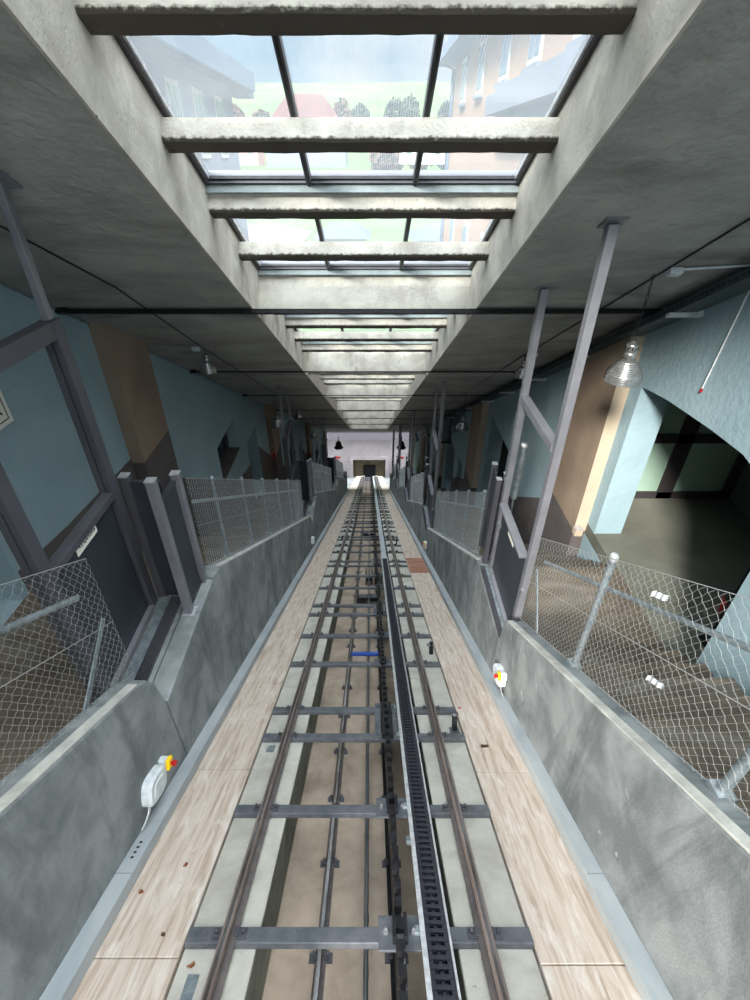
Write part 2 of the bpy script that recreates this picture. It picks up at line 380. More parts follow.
# recess on the left beside the first gate
b = MB(); b.box(-4.3, -3.13, .5, 3.3, ZLL-.2, ZLL-.04); b.box(-4.4, -4.3, .5, 3.3, ZLL-.04, -.9); b.box(-4.3,-3.13,.4,.5,ZLL-.04,-.9); b.box(-4.3,-3.13,3.3,3.4,ZLL-.04,-.9); b.box(-4.4,-3.13,.4,3.4,-.9,-.8)
struct(b.build('wall_recess_left_near', 'teal_plaster'))

# ---- inner walls beside the track, landings, stairs
def T(side): return (-1.33, -1.48) if side == 'left' else (1.22, 1.37)
BOT = 1.6
def inner_wall(side, prof, name, endcap=True):
    xa, xb = T(side); xo = xb
    low = [(p[0], -(2.36/CT) - p[0]*TAN) for p in prof]
    poly = prof + low[::-1]
    b = MB(); b.prism(poly, min(xa,xb), max(xa,xb)); w = struct(b.build(name, 'wall_concrete', bevel=.012))
    # pale weathered capping
    b = MB(); top = []
    for p, q in zip(prof[:-1], prof[1:]):
        if q[0]-p[0] < .3: continue
        b.prism([(p[0],p[1]-.004),(q[0],q[1]-.004),(q[0],q[1]+.012),(p[0],p[1]+.012)], (xa+.004 if side=='right' else xa-.06), (xa+.06 if side=='right' else xa-.004))
    b.build('capping', 'wall_cap', w, bevel=.005)
    return w
def stair_flight(side, ya, za, yb, zb, name):   # stepped soffit slab from landing to landing, going down with y
    n = max(2, round((za-zb)/.175)); xa, xb = (XL-.0, -1.48) if side == 'left' else (1.37, XR)
    b = MB(); run = (yb-ya)/n; rise = (za-zb)/n; poly = []
    for i in range(n):
        y = ya+i*run; z = za-(i+1)*rise
        poly += [(y, z), (y+run, z)]
    poly = [(ya, za-.35)] + [(ya, za-rise)] + poly[1:] + [(yb, zb-.35)]
    b.prism(poly, xa, xb); 
    o = struct(b.build(name, 'stair_concrete'))
    return o
def landing(side, y0, y1, z, name):
    xa, xb = (XL, -1.48) if side == 'left' else (1.37, XR)
    b = MB(); b.box(xa, xb, y0, y1, z-.3, z); o = struct(b.build(name, 'stair_concrete'))
    if side == 'left': b = MB(); b.box(-1.64, -1.48, y0, y1, z-.2, z+.0015); b.build('landing_edge', 'wall_concrete', o)
    xa, xb = T(side); lo = lambda y: -(2.36/CT) - y*TAN
    b = MB(); b.prism([(y0,lo(y0)),(y1,lo(y1)),(y1,z),(y0,z)], min(xa,xb), max(xa,xb)); b.build('kerb_wall', 'wall_concrete', o, bevel=.01)
    return o
# left: near wall
def lw(dy, dz, first=False):
    if first: return [(-1.7,-.44),(1.74,-2.50),(1.82,-2.57),(1.88,-2.70),(1.915,-2.95)]
    return [(3.09+dy,ZLL+dz+.02),(3.3+dy,ZLL+dz-.06),(8.95+dy,-6.66+dz),(9.10+dy,-6.86+dz),(9.13+dy,ZLL+PL[1]+dz)]
inner_wall('left', lw(0,0,True), 'wall_inner_left_0')
landing('left', 1.93, 3.08, ZLL, 'floor_landing_left_0')
stair_flight('left', -1.7, ZLL+.21*round(2.2/.21), 1.93, ZLL, 'floor_stairs_left_0')
for n in range(3):
    dy, dz = PL[0]*n, PL[1]*n
    inner_wall('left', lw(dy,dz), 'wall_inner_left_%d' % (n+1))
    stair_flight('left', 3.08+dy, ZLL+dz, 9.14+dy, ZLL+PL[1]+dz, 'floor_stairs_left_%d' % (n+1))
    landing('left', 9.14+dy, 10.23+dy, ZLL+PL[1]+dz, 'floor_landing_left_%d' % (n+1))
def rw(dy, dz, first=False):
    if first: return [(-1.7,-.30),(.66,-1.85),(2.55,-3.10),(3.03,-3.42),(3.09,-3.50),(3.115,ZLR)]
    return [(4.15+dy,ZLR+dz+.02),(4.3+dy,ZLR+dz-.04),(8.45+dy,-6.60+dz),(8.55+dy,-6.72+dz),(8.575+dy,ZLR+PR[1]+dz)]
inner_wall('right', rw(0,0,True), 'wall_inner_right_0')
landing('right', 3.12, 4.14, ZLR, 'floor_landing_right_0')
stair_flight('right', -1.7, ZLR+3.2, 3.12, ZLR, 'floor_stairs_right_0')
for n in range(4):
    dy, dz = PR[0]*n, PR[1]*n
    inner_wall('right', rw(dy,dz), 'wall_inner_right_%d' % (n+1))
    stair_flight('right', 4.14+dy, ZLR+dz, 8.59+dy, ZLR+PR[1]+dz, 'floor_stairs_right_%d' % (n+1))
    landing('right', 8.59+dy, 9.61+dy, ZLR+PR[1]+dz, 'floor_landing_right_%d' % (n+1))
# ---- track bed (slope frame)
SE = 48.0
b = MB(); b.box(-.56,.44,S0,SE,-2.78,-2.66); fl = struct(b.build('floor', 'trough_concrete', slope=True))
def slab_piece(x0, x1, a, e, m, par, nm): 
    b = MB(); b.box(x0, x1, a+.003, e-.003, -2.62, -2.29); return b.build(nm, m, par, bevel=.006)
s = S0
PERT = 3.04; T0 = 2.136
s = T0-.30-PERT
while s < SE:
    slab_piece(-.86, -.53, s, s+PERT, 'slab_concrete', fl, 'rail_slab'); slab_piece(.41, .755, s, s+PERT, 'slab_concrete', fl, 'rail_slab'); s += PERT
b = MB(); b.box(-.545,-.528,S0,SE,-2.66,-2.30); b.box(.408,.425,S0,SE,-2.66,-2.30); b.build('trough_side', 'trough_side', fl)
s = .70; s = s-1.345*2; i = 0
while s < SE:
    L2 = 1.345 if i < 8 else 1.345*2
    b = MB(); b.box(-1.325, -.868, s+.003, s+L2-.003, -2.62, -2.275); b.build('deck_slab', 'board', fl, bevel=.004)
    b = MB(); b.box(.763, 1.215, s+.003-.03, s+L2-.033, -2.62, -2.275); b.build('deck_slab', 'board', fl, bevel=.004)
    s += L2; i += 1

# ------------------------------------------------------------------ rails
def rail(x, name, label, s0=S0, s1=SE):
    t = thing(name, label, 'rail', W(x,0,-2.255), slope=True)
    foot = [(-.038,0),(.038,0),(.038,.008),(.012,.016),(.008,.02),(.008,.056),(-.008,.056),(-.008,.02),(-.012,.016),(-.038,.008)]
    MB().prismy(foot, s0, s1).build('rail_foot', 'rail_side', t)
    head = [(-.018,.054),(.018,.054),(.020,.074),(.016,.082),(-.016,.082),(-.020,.074)]
    MB().prismy(head, s0, s1).build('rail_head', 'rail_head', t)
    b = MB(); b.box(-.008,.008,s0,s1,.0815,.083); b.build('running_surface', 'shiny_rail', t)
    return t
rail(-.66, 'running_rail', 'brown steel running rail on the left-hand slab of the track')
rail(.54, 'running_rail', 'brown steel running rail on the right-hand slab of the track')
# thin shiny guide rail on the trough floor
HF = -2.66
def floor_clips(par, x0=0, s0=2.98-1.2, s1=18, hz=0):
    s = s0
    while s < s1:
        b = MB(); b.box(-.062,.062,s-.026,s+.026,hz,hz+.008)
        for sx in (-1,1):
            b.box(sx*.034-.013, sx*.034+.013, s-.016, s+.016, hz+.008, hz+.022)
            b.lathe([(0.0,.04),(.009,.04),(.011,.036),(.011,.022)], 6, (sx*.038,s,hz))
        b.build('rail_clip', 'gate_metal', par); s += .605
g = thing('guide_rail', 'thin shiny guide rail on the trough floor left of the haul rope', 'rail', W(-.26,0,HF), slope=True)
MB().prismy([(-.03,.0),(.03,0),(.03,.006),(.006,.014),(.006,.06),(-.006,.06),(-.006,.014),(-.03,.006)], S0, SE).build('rail_foot', 'rail_side', g)
MB().prismy([(-.013,.06),(.013,.06),(.014,.074),(.009,.08),(-.009,.08),(-.014,.074)], S0, SE).build('rail_head', 'shiny_rail', g)
floor_clips(g)
# black rack rail
g = thing('rack_rail', 'black greasy toothed rail running down the trough right of the haul rope', 'rail', W(.14,0,HF), slope=True)
MB().prismy([(-.035,.0),(.035,0),(.035,.01),(.012,.02),(.012,.40),(-.012,.40),(-.012,.02),(-.035,.01)], S0, SE).build('web', 'dark_steel', g)
b = MB(); s = S0
while s < SE:
    d = -1 if int(round((s-S0)/.11)) % 2 else 1
    b.box(d*.002-.018, d*.002+.018, s, s+.055, .385, .435); s += .11
b.build('teeth', 'dark_steel', g)
b = MB(); b.box(.0125,.017,S0,SE,.30,.395); b.build('worn_strip', 'shiny_rail', g)
floor_clips(g)
# haul rope
b = MB(); vs = []; fs = []; n = 12; s = S0; i = 0; r0 = .012
while s < 20:
    tw = s*22
    for q in range(n):
        t = 2*math.pi*q/n; rr = r0*(1+.16*math.cos(6*t-tw*1.0*6/3)); vs.append((rr*math.cos(t), s, rr*math.sin(t)))
    s += .012 if s < 6 else .05; i += 1
for j in range(i-1):
    for q in range(n): fs.append((j*n+q, j*n+(q+1)%n, (j+1)*n+(q+1)%n, (j+1)*n+q))
b.add(vs, fs, True); b.tube([(0,19.95,0),(0,SE,0)], r0, 8)
o = b.build('haul_rope', 'cable_steel', slope=True); o.location = W(-.02,0,-2.47); tag(o, 'twisted steel haul rope running down the middle of the trough', 'rope')

# ------------------------------------------------------------------ steel ties
def hexbolt(b, x, s, h, r=.014, t=.016): b.lathe([(0,t+.012),(r*.55,t+.012),(r*.6,t),(0.99*r,t),(r,t*.9),(r,0)], 6, (x,s,h))
def tie(s, label, group=None, kind='plate', near=True, rusty=False):
    t = thing('steel_tie', label, 'tie', W(0,s,-2.29), slope=True, group=group)
    b = MB(); b.box(-.86,.76,-.04,.04,.0,.034)
    b.build('bar', 'tie_steel', t, bevel=.004 if near else 0)
    if not near: 
        b = MB()
        for x in (-.66,.54):
            for d in (-.075,.075): b.box(x+d-.025,x+d+.025,-.03,.03,.034,.062)
        b.box(.03,.25,-.06,.06,.034,.05); b.build('clips', 'dark_steel', t); return t
    for x in (-.66,.54):
        for d in (-1,1):
            b = MB(); b.box(x+d*.060-.020, x+d*.060+.020, -.026, .026, .034, .046); b.box(x+d*.036-.010, x+d*.036+.010, -.022,.022,.046,.054)
            hexbolt(b, x+d*.062, 0, .046, .011, .012); b.build('rail_clip', 'gate_metal', t, bevel=.003)
    b = MB()
    if kind == 'plate':
        b.box(.04,.118,-.085,.085,.034,.046); b.box(.162,.24,-.085,.085,.034,.046); hexbolt(b,.075,0,.046,.018); hexbolt(b,.205,0,.046,.018)
        b.build('rack_plate', 'tie_steel', t, bevel=.003)
        b = MB(); b.box(.105,.12,-.06,.06,.046,.09); b.box(.16,.175,-.06,.06,.046,.09); b.build('rack_cheek', 'dark_steel', t)
    elif kind == 'long':
        b.box(.04,.09,-.07,.50,.034,.046); b.box(.19,.24,-.07,.50,.034,.046); 
        for q in (0,.43): hexbolt(b,.065,q,.046,.016); hexbolt(b,.215,q,.046,.016)
        b.build('rack_plate', 'tie_steel', t, bevel=.003)
        b = MB(); b.box(.095,.12,-.04,.47,.034,.075); b.box(.16,.185,-.04,.47,.034,.075); b.build('rack_cheek', 'dark_steel', t)
    b = MB()
    for q in (-.78,-.72,.66): hexbolt(b, q, 0, .034, .008, .006)
    b.build('anchor_bolt', 'tie_steel', t)
    return t
offs = [0,.83,1.65,2.07]; cnt = 0; n = -1
ties = []
while True:
    for j, o_ in enumerate(offs):
        s = T0+PERT*n+o_
        if s < -.9 or s > SE-1: continue
        ties.append((s, j))
    n += 1
    if T0+PERT*n > SE: break
vis = [t for t in ties if t[0] > 2.0]
places = ['nearest the camera, at the bottom of the photo','second up the picture','third up, tied to the next by plates','fourth up the picture, close beyond the third','fifth up the picture','sixth up the picture','seventh up the picture','eighth up the picture','ninth up the picture','tenth up the picture','eleventh up the picture','twelfth up the picture']
for s, j in ties:
    if s < 2: tie(s, 'flat grey steel tie across the track, behind the bottom edge of the photo', group='steel ties behind the bottom edge', kind='plate'); continue
    i = [q[0] for q in vis].index(s)
    if i < 12: tie(s, 'flat grey steel tie across the track, %s' % places[i].replace(', beside the black-socketed end of the slab',''), kind=('long' if j == 2 else 'none' if j == 3 else 'plate'))
    else: tie(s, 'small distant dark steel tie far down the track beyond the roller frames', group='distant steel ties', near=False)

# ------------------------------------------------------------------ energy chain in its guide
g = thing('cable_chain', 'black plastic cable drag chain lying in a silver guide channel beside the right rail', 'cable chain', W(.305,0,-2.255), slope=True)
b = MB(); b.box(-.062,-.052,S0,10.4,0,.075); b.box(-.075,-.062,S0,10.4,.062,.075); b.build('guide_side', 'aluminium', g)
b = MB(); b.box(.052,.062,S0,10.4,0,.075); b.build('guide_side', 'aluminium', g)
b = MB(); b.box(-.062,.062,S0,SE,-.004,.002); b.box(-.05,.05,10.4,SE,.002,.035); b.build('guide_floor', 'duct_metal', g)
def linkm(b, s):
    b.box(-.048,-.030,s,s+.038,.004,.066); b.box(.030,.048,s,s+.038,.004,.066); b.box(-.03,.03,s+.006,s+.022,.052,.064); b.box(-.006,.006,s+.006,s+.038,.045,.060); b.box(-.03,.03,s,s+.034,.004,.010)
lk = None; s = 1.55; c0 = 0
while s < 10.2:
    if c0 < 95:
        if lk is None: b = MB(); linkm(b, 0); lk = b.build('chain_link', 'black_plastic', g); lk.location = (0,s,0)
        else: q = lk.copy(); C.objects.link(q); q.parent = g; q.location = (0,s,0)
    else:
        if c0 == 95: rest = MB()
        linkm(rest, s)
    s += .041; c0 += 1
rest.build('chain_links', 'black_plastic', g, kind='stuff')
b = MB(); s = S0
while s < 1.5: linkm(b, s); s += .041
b.build('chain_links', 'black_plastic', g, kind='stuff')
b = MB(); s = .25+1.9-.0
for s in (T0, T0+.55, T0+.83, T0+1.65, T0+2.07, T0+PERT, T0+PERT+.83): b = MB(); b.box(-.095,-.06,s-.018,s+.018,-.0,.03); b.build('bracket', 'galvanised', g)

# ------------------------------------------------------------------ small things on the track
def slopebox(name, mtl, x0,x1,s0,s1,h0,h1,label,cat,group=None,bevel=.003):
    o = MB().box(x0,x1,s0,s1,h0,h1).build(name, mtl, slope=True, bevel=bevel); return tag(o,label,cat,group)
slopebox('blue_bar','blue_paint',-.24,.11,3.02,3.07,-2.36,-2.325,'blue painted steel bar under the second tie from the bottom','bar')
slopebox('blue_bar','blue_paint',-.22,.10,5.60,5.65,-2.36,-2.325,'small blue painted bar further up, between two ties','bar')
# roller assemblies between the rails
def roller(s, label, w=.16):
    t = thing('rope_roller', label, 'roller', W(-.02,s,-2.66), slope=True)
    b = MB(); b.box(-w,-w+.02,-.12,.12,0,.30); b.box(w-.02,w,-.12,.12,0,.30); b.box(-w,w,-.12,-.09,.1,.14); b.box(-w,w,.09,.12,.1,.14); b.build('roller_frame','dark_steel',t)
    b = MB(); b.tube([(-w+.02,0,.10),(-.05,0,.10),(-.03,0,.10),(.03,0,.10),(.05,0,.10),(w-.02,0,.10)],[.07,.07,.05,.05,.07,.07],14); b.build('roller_wheel','gate_metal',t)
roller(9.95,'dark steel rope roller frame between the rails, upright wheels', .07)
roller(8.6,'wide low dark rope roller grid in the trough nearer the camera', .2)
roller(15.5,'small distant dark rope roller between the rails', .2)
# little buffer post and anchor items on the right slab
t = thing('marker_post', 'short dark round post standing on the right slab near the fourth tie', 'post', W(.70,3.92,-2.29), slope=True)
MB().tube([(0,0,0),(0,0,.14)],.022,12).build('tube','dark_steel',t); MB().lathe([(0,.155),(.026,.155),(.03,.14),(.024,.135)],12).build('cap','gate_metal',t)
MB().box(-.04,.04,-.04,.04,0,.008).build('base_plate','tie_steel',t)
t = thing('marker_post', 'second short dark post on the right slab, smaller and further up', 'post', W(.70,5.5,-2.29), slope=True)
MB().tube([(0,0,0),(0,0,.14)],.024,12).build('tube','dark_steel',t); MB().box(-.05,.03,-.02,.02,.10,.12).build('arm','galvanised',t)
t = thing('marker_post', 'distant dark post with a crossarm on the right slab', 'post', W(.66,12.2,-2.29), slope=True)
MB().tube([(0,0,0),(0,0,.2)],.02,8).build('tube','gate_metal',t); MB().box(-.06,.06,-.02,.02,.13,.15).build('arm','dark_steel',t)
def leafy(name, x, s, a, b2, mtl, label, cat='leaf', ang=0):
    m = MB(); n = 10; vs = [(0,0,.006)]
    for i in range(n):
        t = 2*math.pi*i/n; r = 1+.18*math.sin(3*t+x*9); vs.append((a*r*math.cos(t), b2*r*math.sin(t), .002+.008*math.sin(2*t)**2))
    m.add(vs, [(0,1+i,1+(i+1)%n) for i in range(n)]); m.add([(p[0],p[1],-.001) for p in vs], [(0,1+(i+1)%n,1+i) for i in range(n)])
    o = m.build(name, mtl); o.location = W(x,s,-2.272); o.rotation_euler = (-TH,0,ang); return tag(o,label,cat)
leafy('dry_leaf', .89, 3.67, .032, .016, 'dark_leaf', 'dark brown curled leaf on the right deck boards')
leafy('dry_leaf', -1.02, 2.55, .014, .01, 'dry_leaf', 'orange dry leaf on the left deck below the emergency stop box', ang=1)
leafy('dry_leaf', -1.19, 2.38, .012, .01, 'dry_leaf', 'small orange leaf at the foot of the left duct')
leafy('pebble', -.98, 2.15, .010, .008, 'dark_leaf', 'small dark pebble near the joint of the left deck', 'pebble')
leafy('dry_leaf', -.80, 2.0, .018, .008, 'dry_leaf', 'orange leaf beside the left rail at the bottom of the photo', ang=.5)
bpy.data.objects['dry_leaf.003'].location = W(-.80,2.02,-2.287)
leafy('pebble', .80, 4.25, .012, .01, 'red_plastic', 'small red cap lying at the edge of the right deck', 'cap')
slopebox('rusty_plate','rust',.775,1.125,9.3,10.6,-2.274,-2.262,'reddish rusty plate covering the right deck','plate')
slopebox('slab_plate','galvanised',-.80,-.75,2.0-.12,2.0-.02,-2.289,-2.284,'small galvanised plate on the left slab at the bottom edge','plate',bevel=0)
slopebox('slab_plate','galvanised',-.80,-.74,3.62,3.70,-2.289,-2.283,'small galvanised plate on the left slab between second and third tie','plate',bevel=0)

# ------------------------------------------------------------------ ducts along the wall feet
def duct(side):
    xa, xb = (-1.328,-1.245) if side == 'left' else (1.135,1.218)
    t = thing('cable_duct', 'blue-grey metal cable duct along the foot of the %s concrete wall' % side, 'cable duct', W(0,0,-2.275), slope=True)
    b = MB(); b.box(xa,xb,S0,30,0.003,.085); b.build('trough','duct_metal',t,bevel=.004)
    i = 0; s = S0
    xi = xb-.004 if side=='left' else xa-.004
    while s < 30:
        b = MB(); b.box(xa-.003 if side=='right' else xa, xb+.003 if side=='left' else xb, s+.002, s+1.996, .085,.092); b.box(xi, xi+.008, s+.002, s+1.996, .066,.088); b.build('lid','duct_metal',t); s += 2
    return t
duct('left'); duct('right')
hs = thing('knockout_holes', 'row of black knockout holes on top of the left duct', 'duct holes', W(-1.29,2.5,-2.1815), slope=True)
for q in range(4): MB().lathe([(0,.001),(.007,.001),(.009,0)],10,(0,q*.035,0)).build('hole','ink',hs)

def estop(side, s, h, label, stopside, n, scale=1.0, button=True):
    sg = 1 if side == 'left' else -1          # pointing into the track
    x = -1.33 if side == 'left' else 1.22
    t = thing('emergency_stop_box', label, 'emergency stop', W(x,s,h), slope=True); t.scale = (scale,)*3
    # oblong housing with a rounded outline, long side along the slope
    def outline(L, Hh, ex, n=28):
        pts = []
        for i in range(n):
            a = 2*math.pi*i/n; c, q = math.cos(a), math.sin(a)
            pts.append((L*math.copysign(abs(c)**ex, c), Hh*math.copysign(abs(q)**ex, q)))
        return pts
    def body(m, layers, mtl, nm, bev=0):
        b = MB(); vs = []; fs = []; k = 28
        for (xx, L, Hh, ex) in layers:
            for (a, c) in outline(L, Hh, ex): vs.append((sg*xx, a, c))
        for i in range(len(layers)-1):
            for q in range(k): fs.append((i*k+q, i*k+(q+1)%k, (i+1)*k+(q+1)%k, (i+1)*k+q))
        fs += [tuple(range(k)), tuple(range((len(layers)-1)*k, len(layers)*k))]
        b.add(vs, fs, False); return b.build(nm, mtl, t)
    body(None, [(.0,.115,.085,.55),(.045,.115,.085,.55),(.058,.105,.075,.6)], 'white_plastic', 'housing')
    body(None, [(.056,.075,.055,.7),(.064,.068,.048,.7)], 'white_plastic', 'cover')
    if button:
        b = MB(); d = stopside
        b.box(min(sg*.0,sg*.05),max(sg*.0,sg*.05), min(d*.11,d*.165),max(d*.11,d*.165), .02,.085); b.build('switch_body','white_plastic',t,bevel=.006)
        b = MB(); b.box(min(sg*.05,sg*.075),max(sg*.05,sg*.075), min(d*.108,d*.167),max(d*.108,d*.167), .018,.087); b.build('switch_plate','yellow_plastic',t,bevel=.005)
        b = MB(); b.tube([(sg*.075,d*.138,.052),(sg*.09,d*.138,.052),(sg*.092,d*.138,.052),(sg*.108,d*.138,.052)],[.012,.012,.02,.018],14); b.build('push_button','red_plastic',t)
    b = MB()
    for q in (-.012,.0,.012): b.tube([(sg*(.03),-.08+q,-.07),(sg*.035,-.10+q,-.10),(sg*.03,-.13+q,-.13),(sg*.02,-.16+q,-.155)],.0045,6)
    b.build('cable','aluminium',t)
    return t
estop('left', 2.83, -2.0, 'white emergency stop box with yellow plate and red button on the left wall', 1, 0)
estop('right', 4.42, -2.04, 'white emergency stop box with yellow plate on the right wall', -1, 0)
estop('right', 10.6, -1.98, 'small distant yellow emergency stop switch on the right wall at the second landing', -1, 1)
estop('left', 11.2, -1.98, 'small distant pale box on the left wall at the second landing', 1, 1, button=False)

# ------------------------------------------------------------------ chain link fences
def fence(side, pts, label, posts, rails_z=.72, height=.93, cap=True, braces=(), near=True, rail_r=.016):
    """pts: two (y,z) points of the wall top; mesh panel stands vertically on it"""
    x = -1.44 if side == 'left' else 1.335
    (y0,z0),(y1,z1) = pts; L = y1-y0; sl = (z1-z0)/L
    t = thing('chain_link_fence', label, 'fence', (x, y0, z0))
    # wires
    b = MB(); w = .050; n = int(L/w*1.0); hs = int(height/.028); r = .00075 if near else .0012
    wx = x
    def quadstrip(p, q):
        d = (q-p); a = Vector((1,0,0)); c = d.cross(a).normalized()*r; a = a*r
        vs = [p+c, p-c*.5+a*.87, p-c*.5-a*.87, q+c, q-c*.5+a*.87, q-c*.5-a*.87]
        b.add(vs, [(0,1,4,3),(1,2,5,4),(2,0,3,5)])
    step = height/hs
    for i in range(n+1):
        ph = (i*.7)%1*.004
        prev = None
        for k2 in range(hs+1):
            y = (i + (.5 if (k2//1)%2 else 0) - .02)*w + (.004*math.sin(i*.9+k2*.31)); z = k2*step
            if k2 % 2: y = (i+.52)*w
            y = max(0,min(L,y))
            p = Vector(((.004 if k2%2 else -.004), y, y*sl+z+.02))
            if prev is not None: quadstrip(prev, p)
            prev = p
        if i < n:
            # mirrored strand, hooks into its neighbour
            prev = None
            for k2 in range(hs+1):
                y = (i+1)*w if k2 % 2 == 0 else (i+.48)*w
                y = max(0,min(L,y)); p = Vector(((-.004 if k2%2 else .004), y, y*sl+z_(k2,step)+.02))
                if prev is not None and (k2 % 2 == 1 or True): 
                    pass
                prev = p
    # second family so diamonds close
    for i in range(n):
        prev = None
        for k2 in range(hs+1):
            y = (i+1)*w if k2 % 2 == 0 else (i+.5)*w
            y = max(0,min(L,y)); p = Vector(((.003 if k2%2 else -.003), y, y*sl+k2*step+.02))
            if prev is not None: quadstrip(prev, p)
            prev = p
    b.build('wire_mesh', 'wire' if near else 'wire_dark', t)
    b = MB()
    for hh in (height+.02, height*.52, .03): b.tube([(0,0,hh),(0,L,L*sl+hh)], .002, 4)
    b.build('tension_wire', 'wire', t)
    ox = -.03 if side == 'left' else .03
    for yy in posts:
        d = yy-y0; b = MB(); zb = d*sl; b.tube([(ox,d,zb-.005),(ox,d,zb+height+.02)], .021 if near else .014, 12); 
        p = b.build('post', 'galvanised', t)
        b = MB(); b.lathe([(0,.03),(.014,.028),(.024,.016),(.025,0),(.023,-.02)], 12, (ox,d,zb+height+.02)); b.build('cap','aluminium' if near else 'galvanised',p)
        b = MB(); b.box(ox-.035,ox+.035,d-.04,d+.04,zb-.02,zb+.02); b.build('foot_plate','galvanised',p)
    b = MB(); yr0, yr1 = .12, L-.12
    b.tube([(ox*1.3,yr0,yr0*sl+rails_z),(ox*1.3,yr1,yr1*sl+rails_z)], rail_r, 10); b.build('rail', 'galvanised', t)
    for (ya, yb, ha) in braces:
        za = (ya-y0)*sl; zb = (yb-y0)*sl
        b = MB(); A = Vector((ox,ya-y0,za)); B = Vector((ox,yb-y0,zb+ha)); d = (B-A)/2
        c = d.cross(Vector((1,0,0))).normalized()*.016; b.obox((A+B)/2, d, c, (.004,0,0)); b.build('brace','galvanised',t)
    return t
def z_(k, s): return k*s
f = fence('left', [(-1.6,-.50+.0),(1.90,-2.63)], 'chain link fence on the left wall nearest the camera, before the gate', [-1.2,.35], braces=[(1.47,1.88,.52)])
f = fence('right', [(-1.6,-.36),(3.04,-3.42)], 'chain link fence on the right wall nearest the camera, before the gate', [-.4,.94,2.10], braces=[(2.72,3.02,.62)], rail_r=.014)
# paper label caught in the right fence (white tag) and another lower down
for (y, z, nm, lb, sx) in ((1.62,-1.70+.04,'white_tag','crumpled white plastic tag on the top wire of the near right fence',.05),(1.42,-2.02,'white_tag','white plastic tag on the middle wire of the near right fence',.05)):
    m = MB(); n = 8; vs = []; 
    for i in range(n+1):
        for j in (0,1): vs.append((.004*math.sin(i*2.1)+.008, -sx+2*sx*i/n, (.6*-sx+1.2*sx*i/n)*-1.1+(j*.035-.018)+.004*math.sin(i*3)))
    fs = [(2*i,2*i+1,2*i+3,2*i+2) for i in range(n)]; m.add(vs, fs); m.add([(p[0]+.004,p[1],p[2]) for p in vs], [tuple(reversed(f_)) for f_ in fs])
    o = m.build(nm,'white_plastic'); o.location = (1.32,y,z); tag(o,lb,'tag')
wh = ['between first and second landing','between second and third landing','beyond the third landing','beyond the fourth landing']
fl2 = fence('left', [(3.28,-3.02),(8.70,-6.50)], 'chain link fence on the left wall between first and second landing', [3.9,4.8,5.7,6.6,7.5,8.4], near=False)
fr2 = fence('right', [(4.62,-4.05),(8.25,-6.47)], 'chain link fence on the right wall between first and second landing', [4.9,5.7,6.5,7.3,8.1], near=False)
for n in (1,2): dup(fl2, (0,PL[0]*n,PL[1]*n), 'chain link fence on the left wall %s' % wh[n])
for n in (1,2,3): dup(fr2, (0,PR[0]*n,PR[1]*n), 'chain link fence on the right wall %s' % wh[n])

# ------------------------------------------------------------------ landing gates
def post_box(b, x, y, z0, z1, w=.07, d=.06): b.box(x-w/2,x+w/2,y-d/2,y+d/2,z0,z1)
def gate_left(label):
    t = thing('landing_gate', label, 'gate', (-1.75, 1.94, ZLL)); Z = lambda z: z-ZLL; Y = lambda y: y-1.94
    # two tall portal posts to the ceiling, each made of two channels
    for y, nm in ((1.94-.0,'near'),(2.78,'far')):
        b = MB(); zc = ceil_z(y)-.0; b.box(-.045,-.004,Y(y)-.045,Y(y)+.045,0.001,Z(-.735)); b.box(.004,.045,Y(y)-.045,Y(y)+.045,0.001,Z(-.735)); b.build('post','gate_metal',t,bevel=.003)
        b = MB(); b.box(-.02,.02,Y(y)-.025,Y(y)+.025,Z(-.735),Z(zc)-.012); b.build('upper_post','post_metal',t,bevel=.003)
        b = MB(); b.obox((0,Y(y),Z(zc)-.012),(.07,0,0),(0,.07*CT,-.07*ST),(0,.006*ST,.006*CT)); b.build('ceiling_plate','post_metal',t)
        b = MB(); b.box(-.07,.07,Y(y)-.07,Y(y)+.07,.001,.01); b.build('foot_plate','post_metal',t)
    b = MB(); b.box(-.04,.04,Y(1.94)+.045,Y(2.78)-.045,Z(-.83),Z(-.735)); b.box(-.055,-.04,Y(1.94),Y(2.78),Z(-.80),Z(-.76)); b.build('crossbar','gate_metal',t,bevel=.003)
    # leaf
    b = MB(); b.box(-.012,.012,Y(2.0),Y(2.72),.03,1.06); lf = b.build('leaf','gate_panel',t,bevel=.004)
    b = MB(); b.box(-.03,.045,Y(1.98),Y(2.74),1.06,1.11); b.build('handrail','gate_metal',lf,bevel=.004)
    b = MB(); b.box(.012,.05,Y(1.98),Y(2.74),.002,.045); b.build('threshold','post_metal',lf)
    b = MB(); b.box(.06,.15,Y(1.98),Y(2.86),.002,.012); 
    for i in range(22):
        for j in range(3): b.box(.07+j*.026,.085+j*.026,Y(2.0)+i*.039,Y(2.0)+i*.039+.02,.012,.016)
    b.build('tread_plate','galvanised',t)
    b = MB(); 
    for i in range(44): b.box(.15,.235,Y(1.98)+i*.02,Y(1.98)+i*.02+.004,.002,.03)
    for j in range(5): b.box(.15+j*.02,.154+j*.02,Y(1.98),Y(2.86),.002,.03)
    b.build('grating','gate_metal',t)
    return t
g1 = gate_left('tall grey steel gate portal on the left landing nearest the camera')
for n in (1,2,3): 
    if n < 3: dup(g1, (0,PL[0]*n,PL[1]*n), 'tall grey steel gate portal on the %s left landing' % ORD[n])
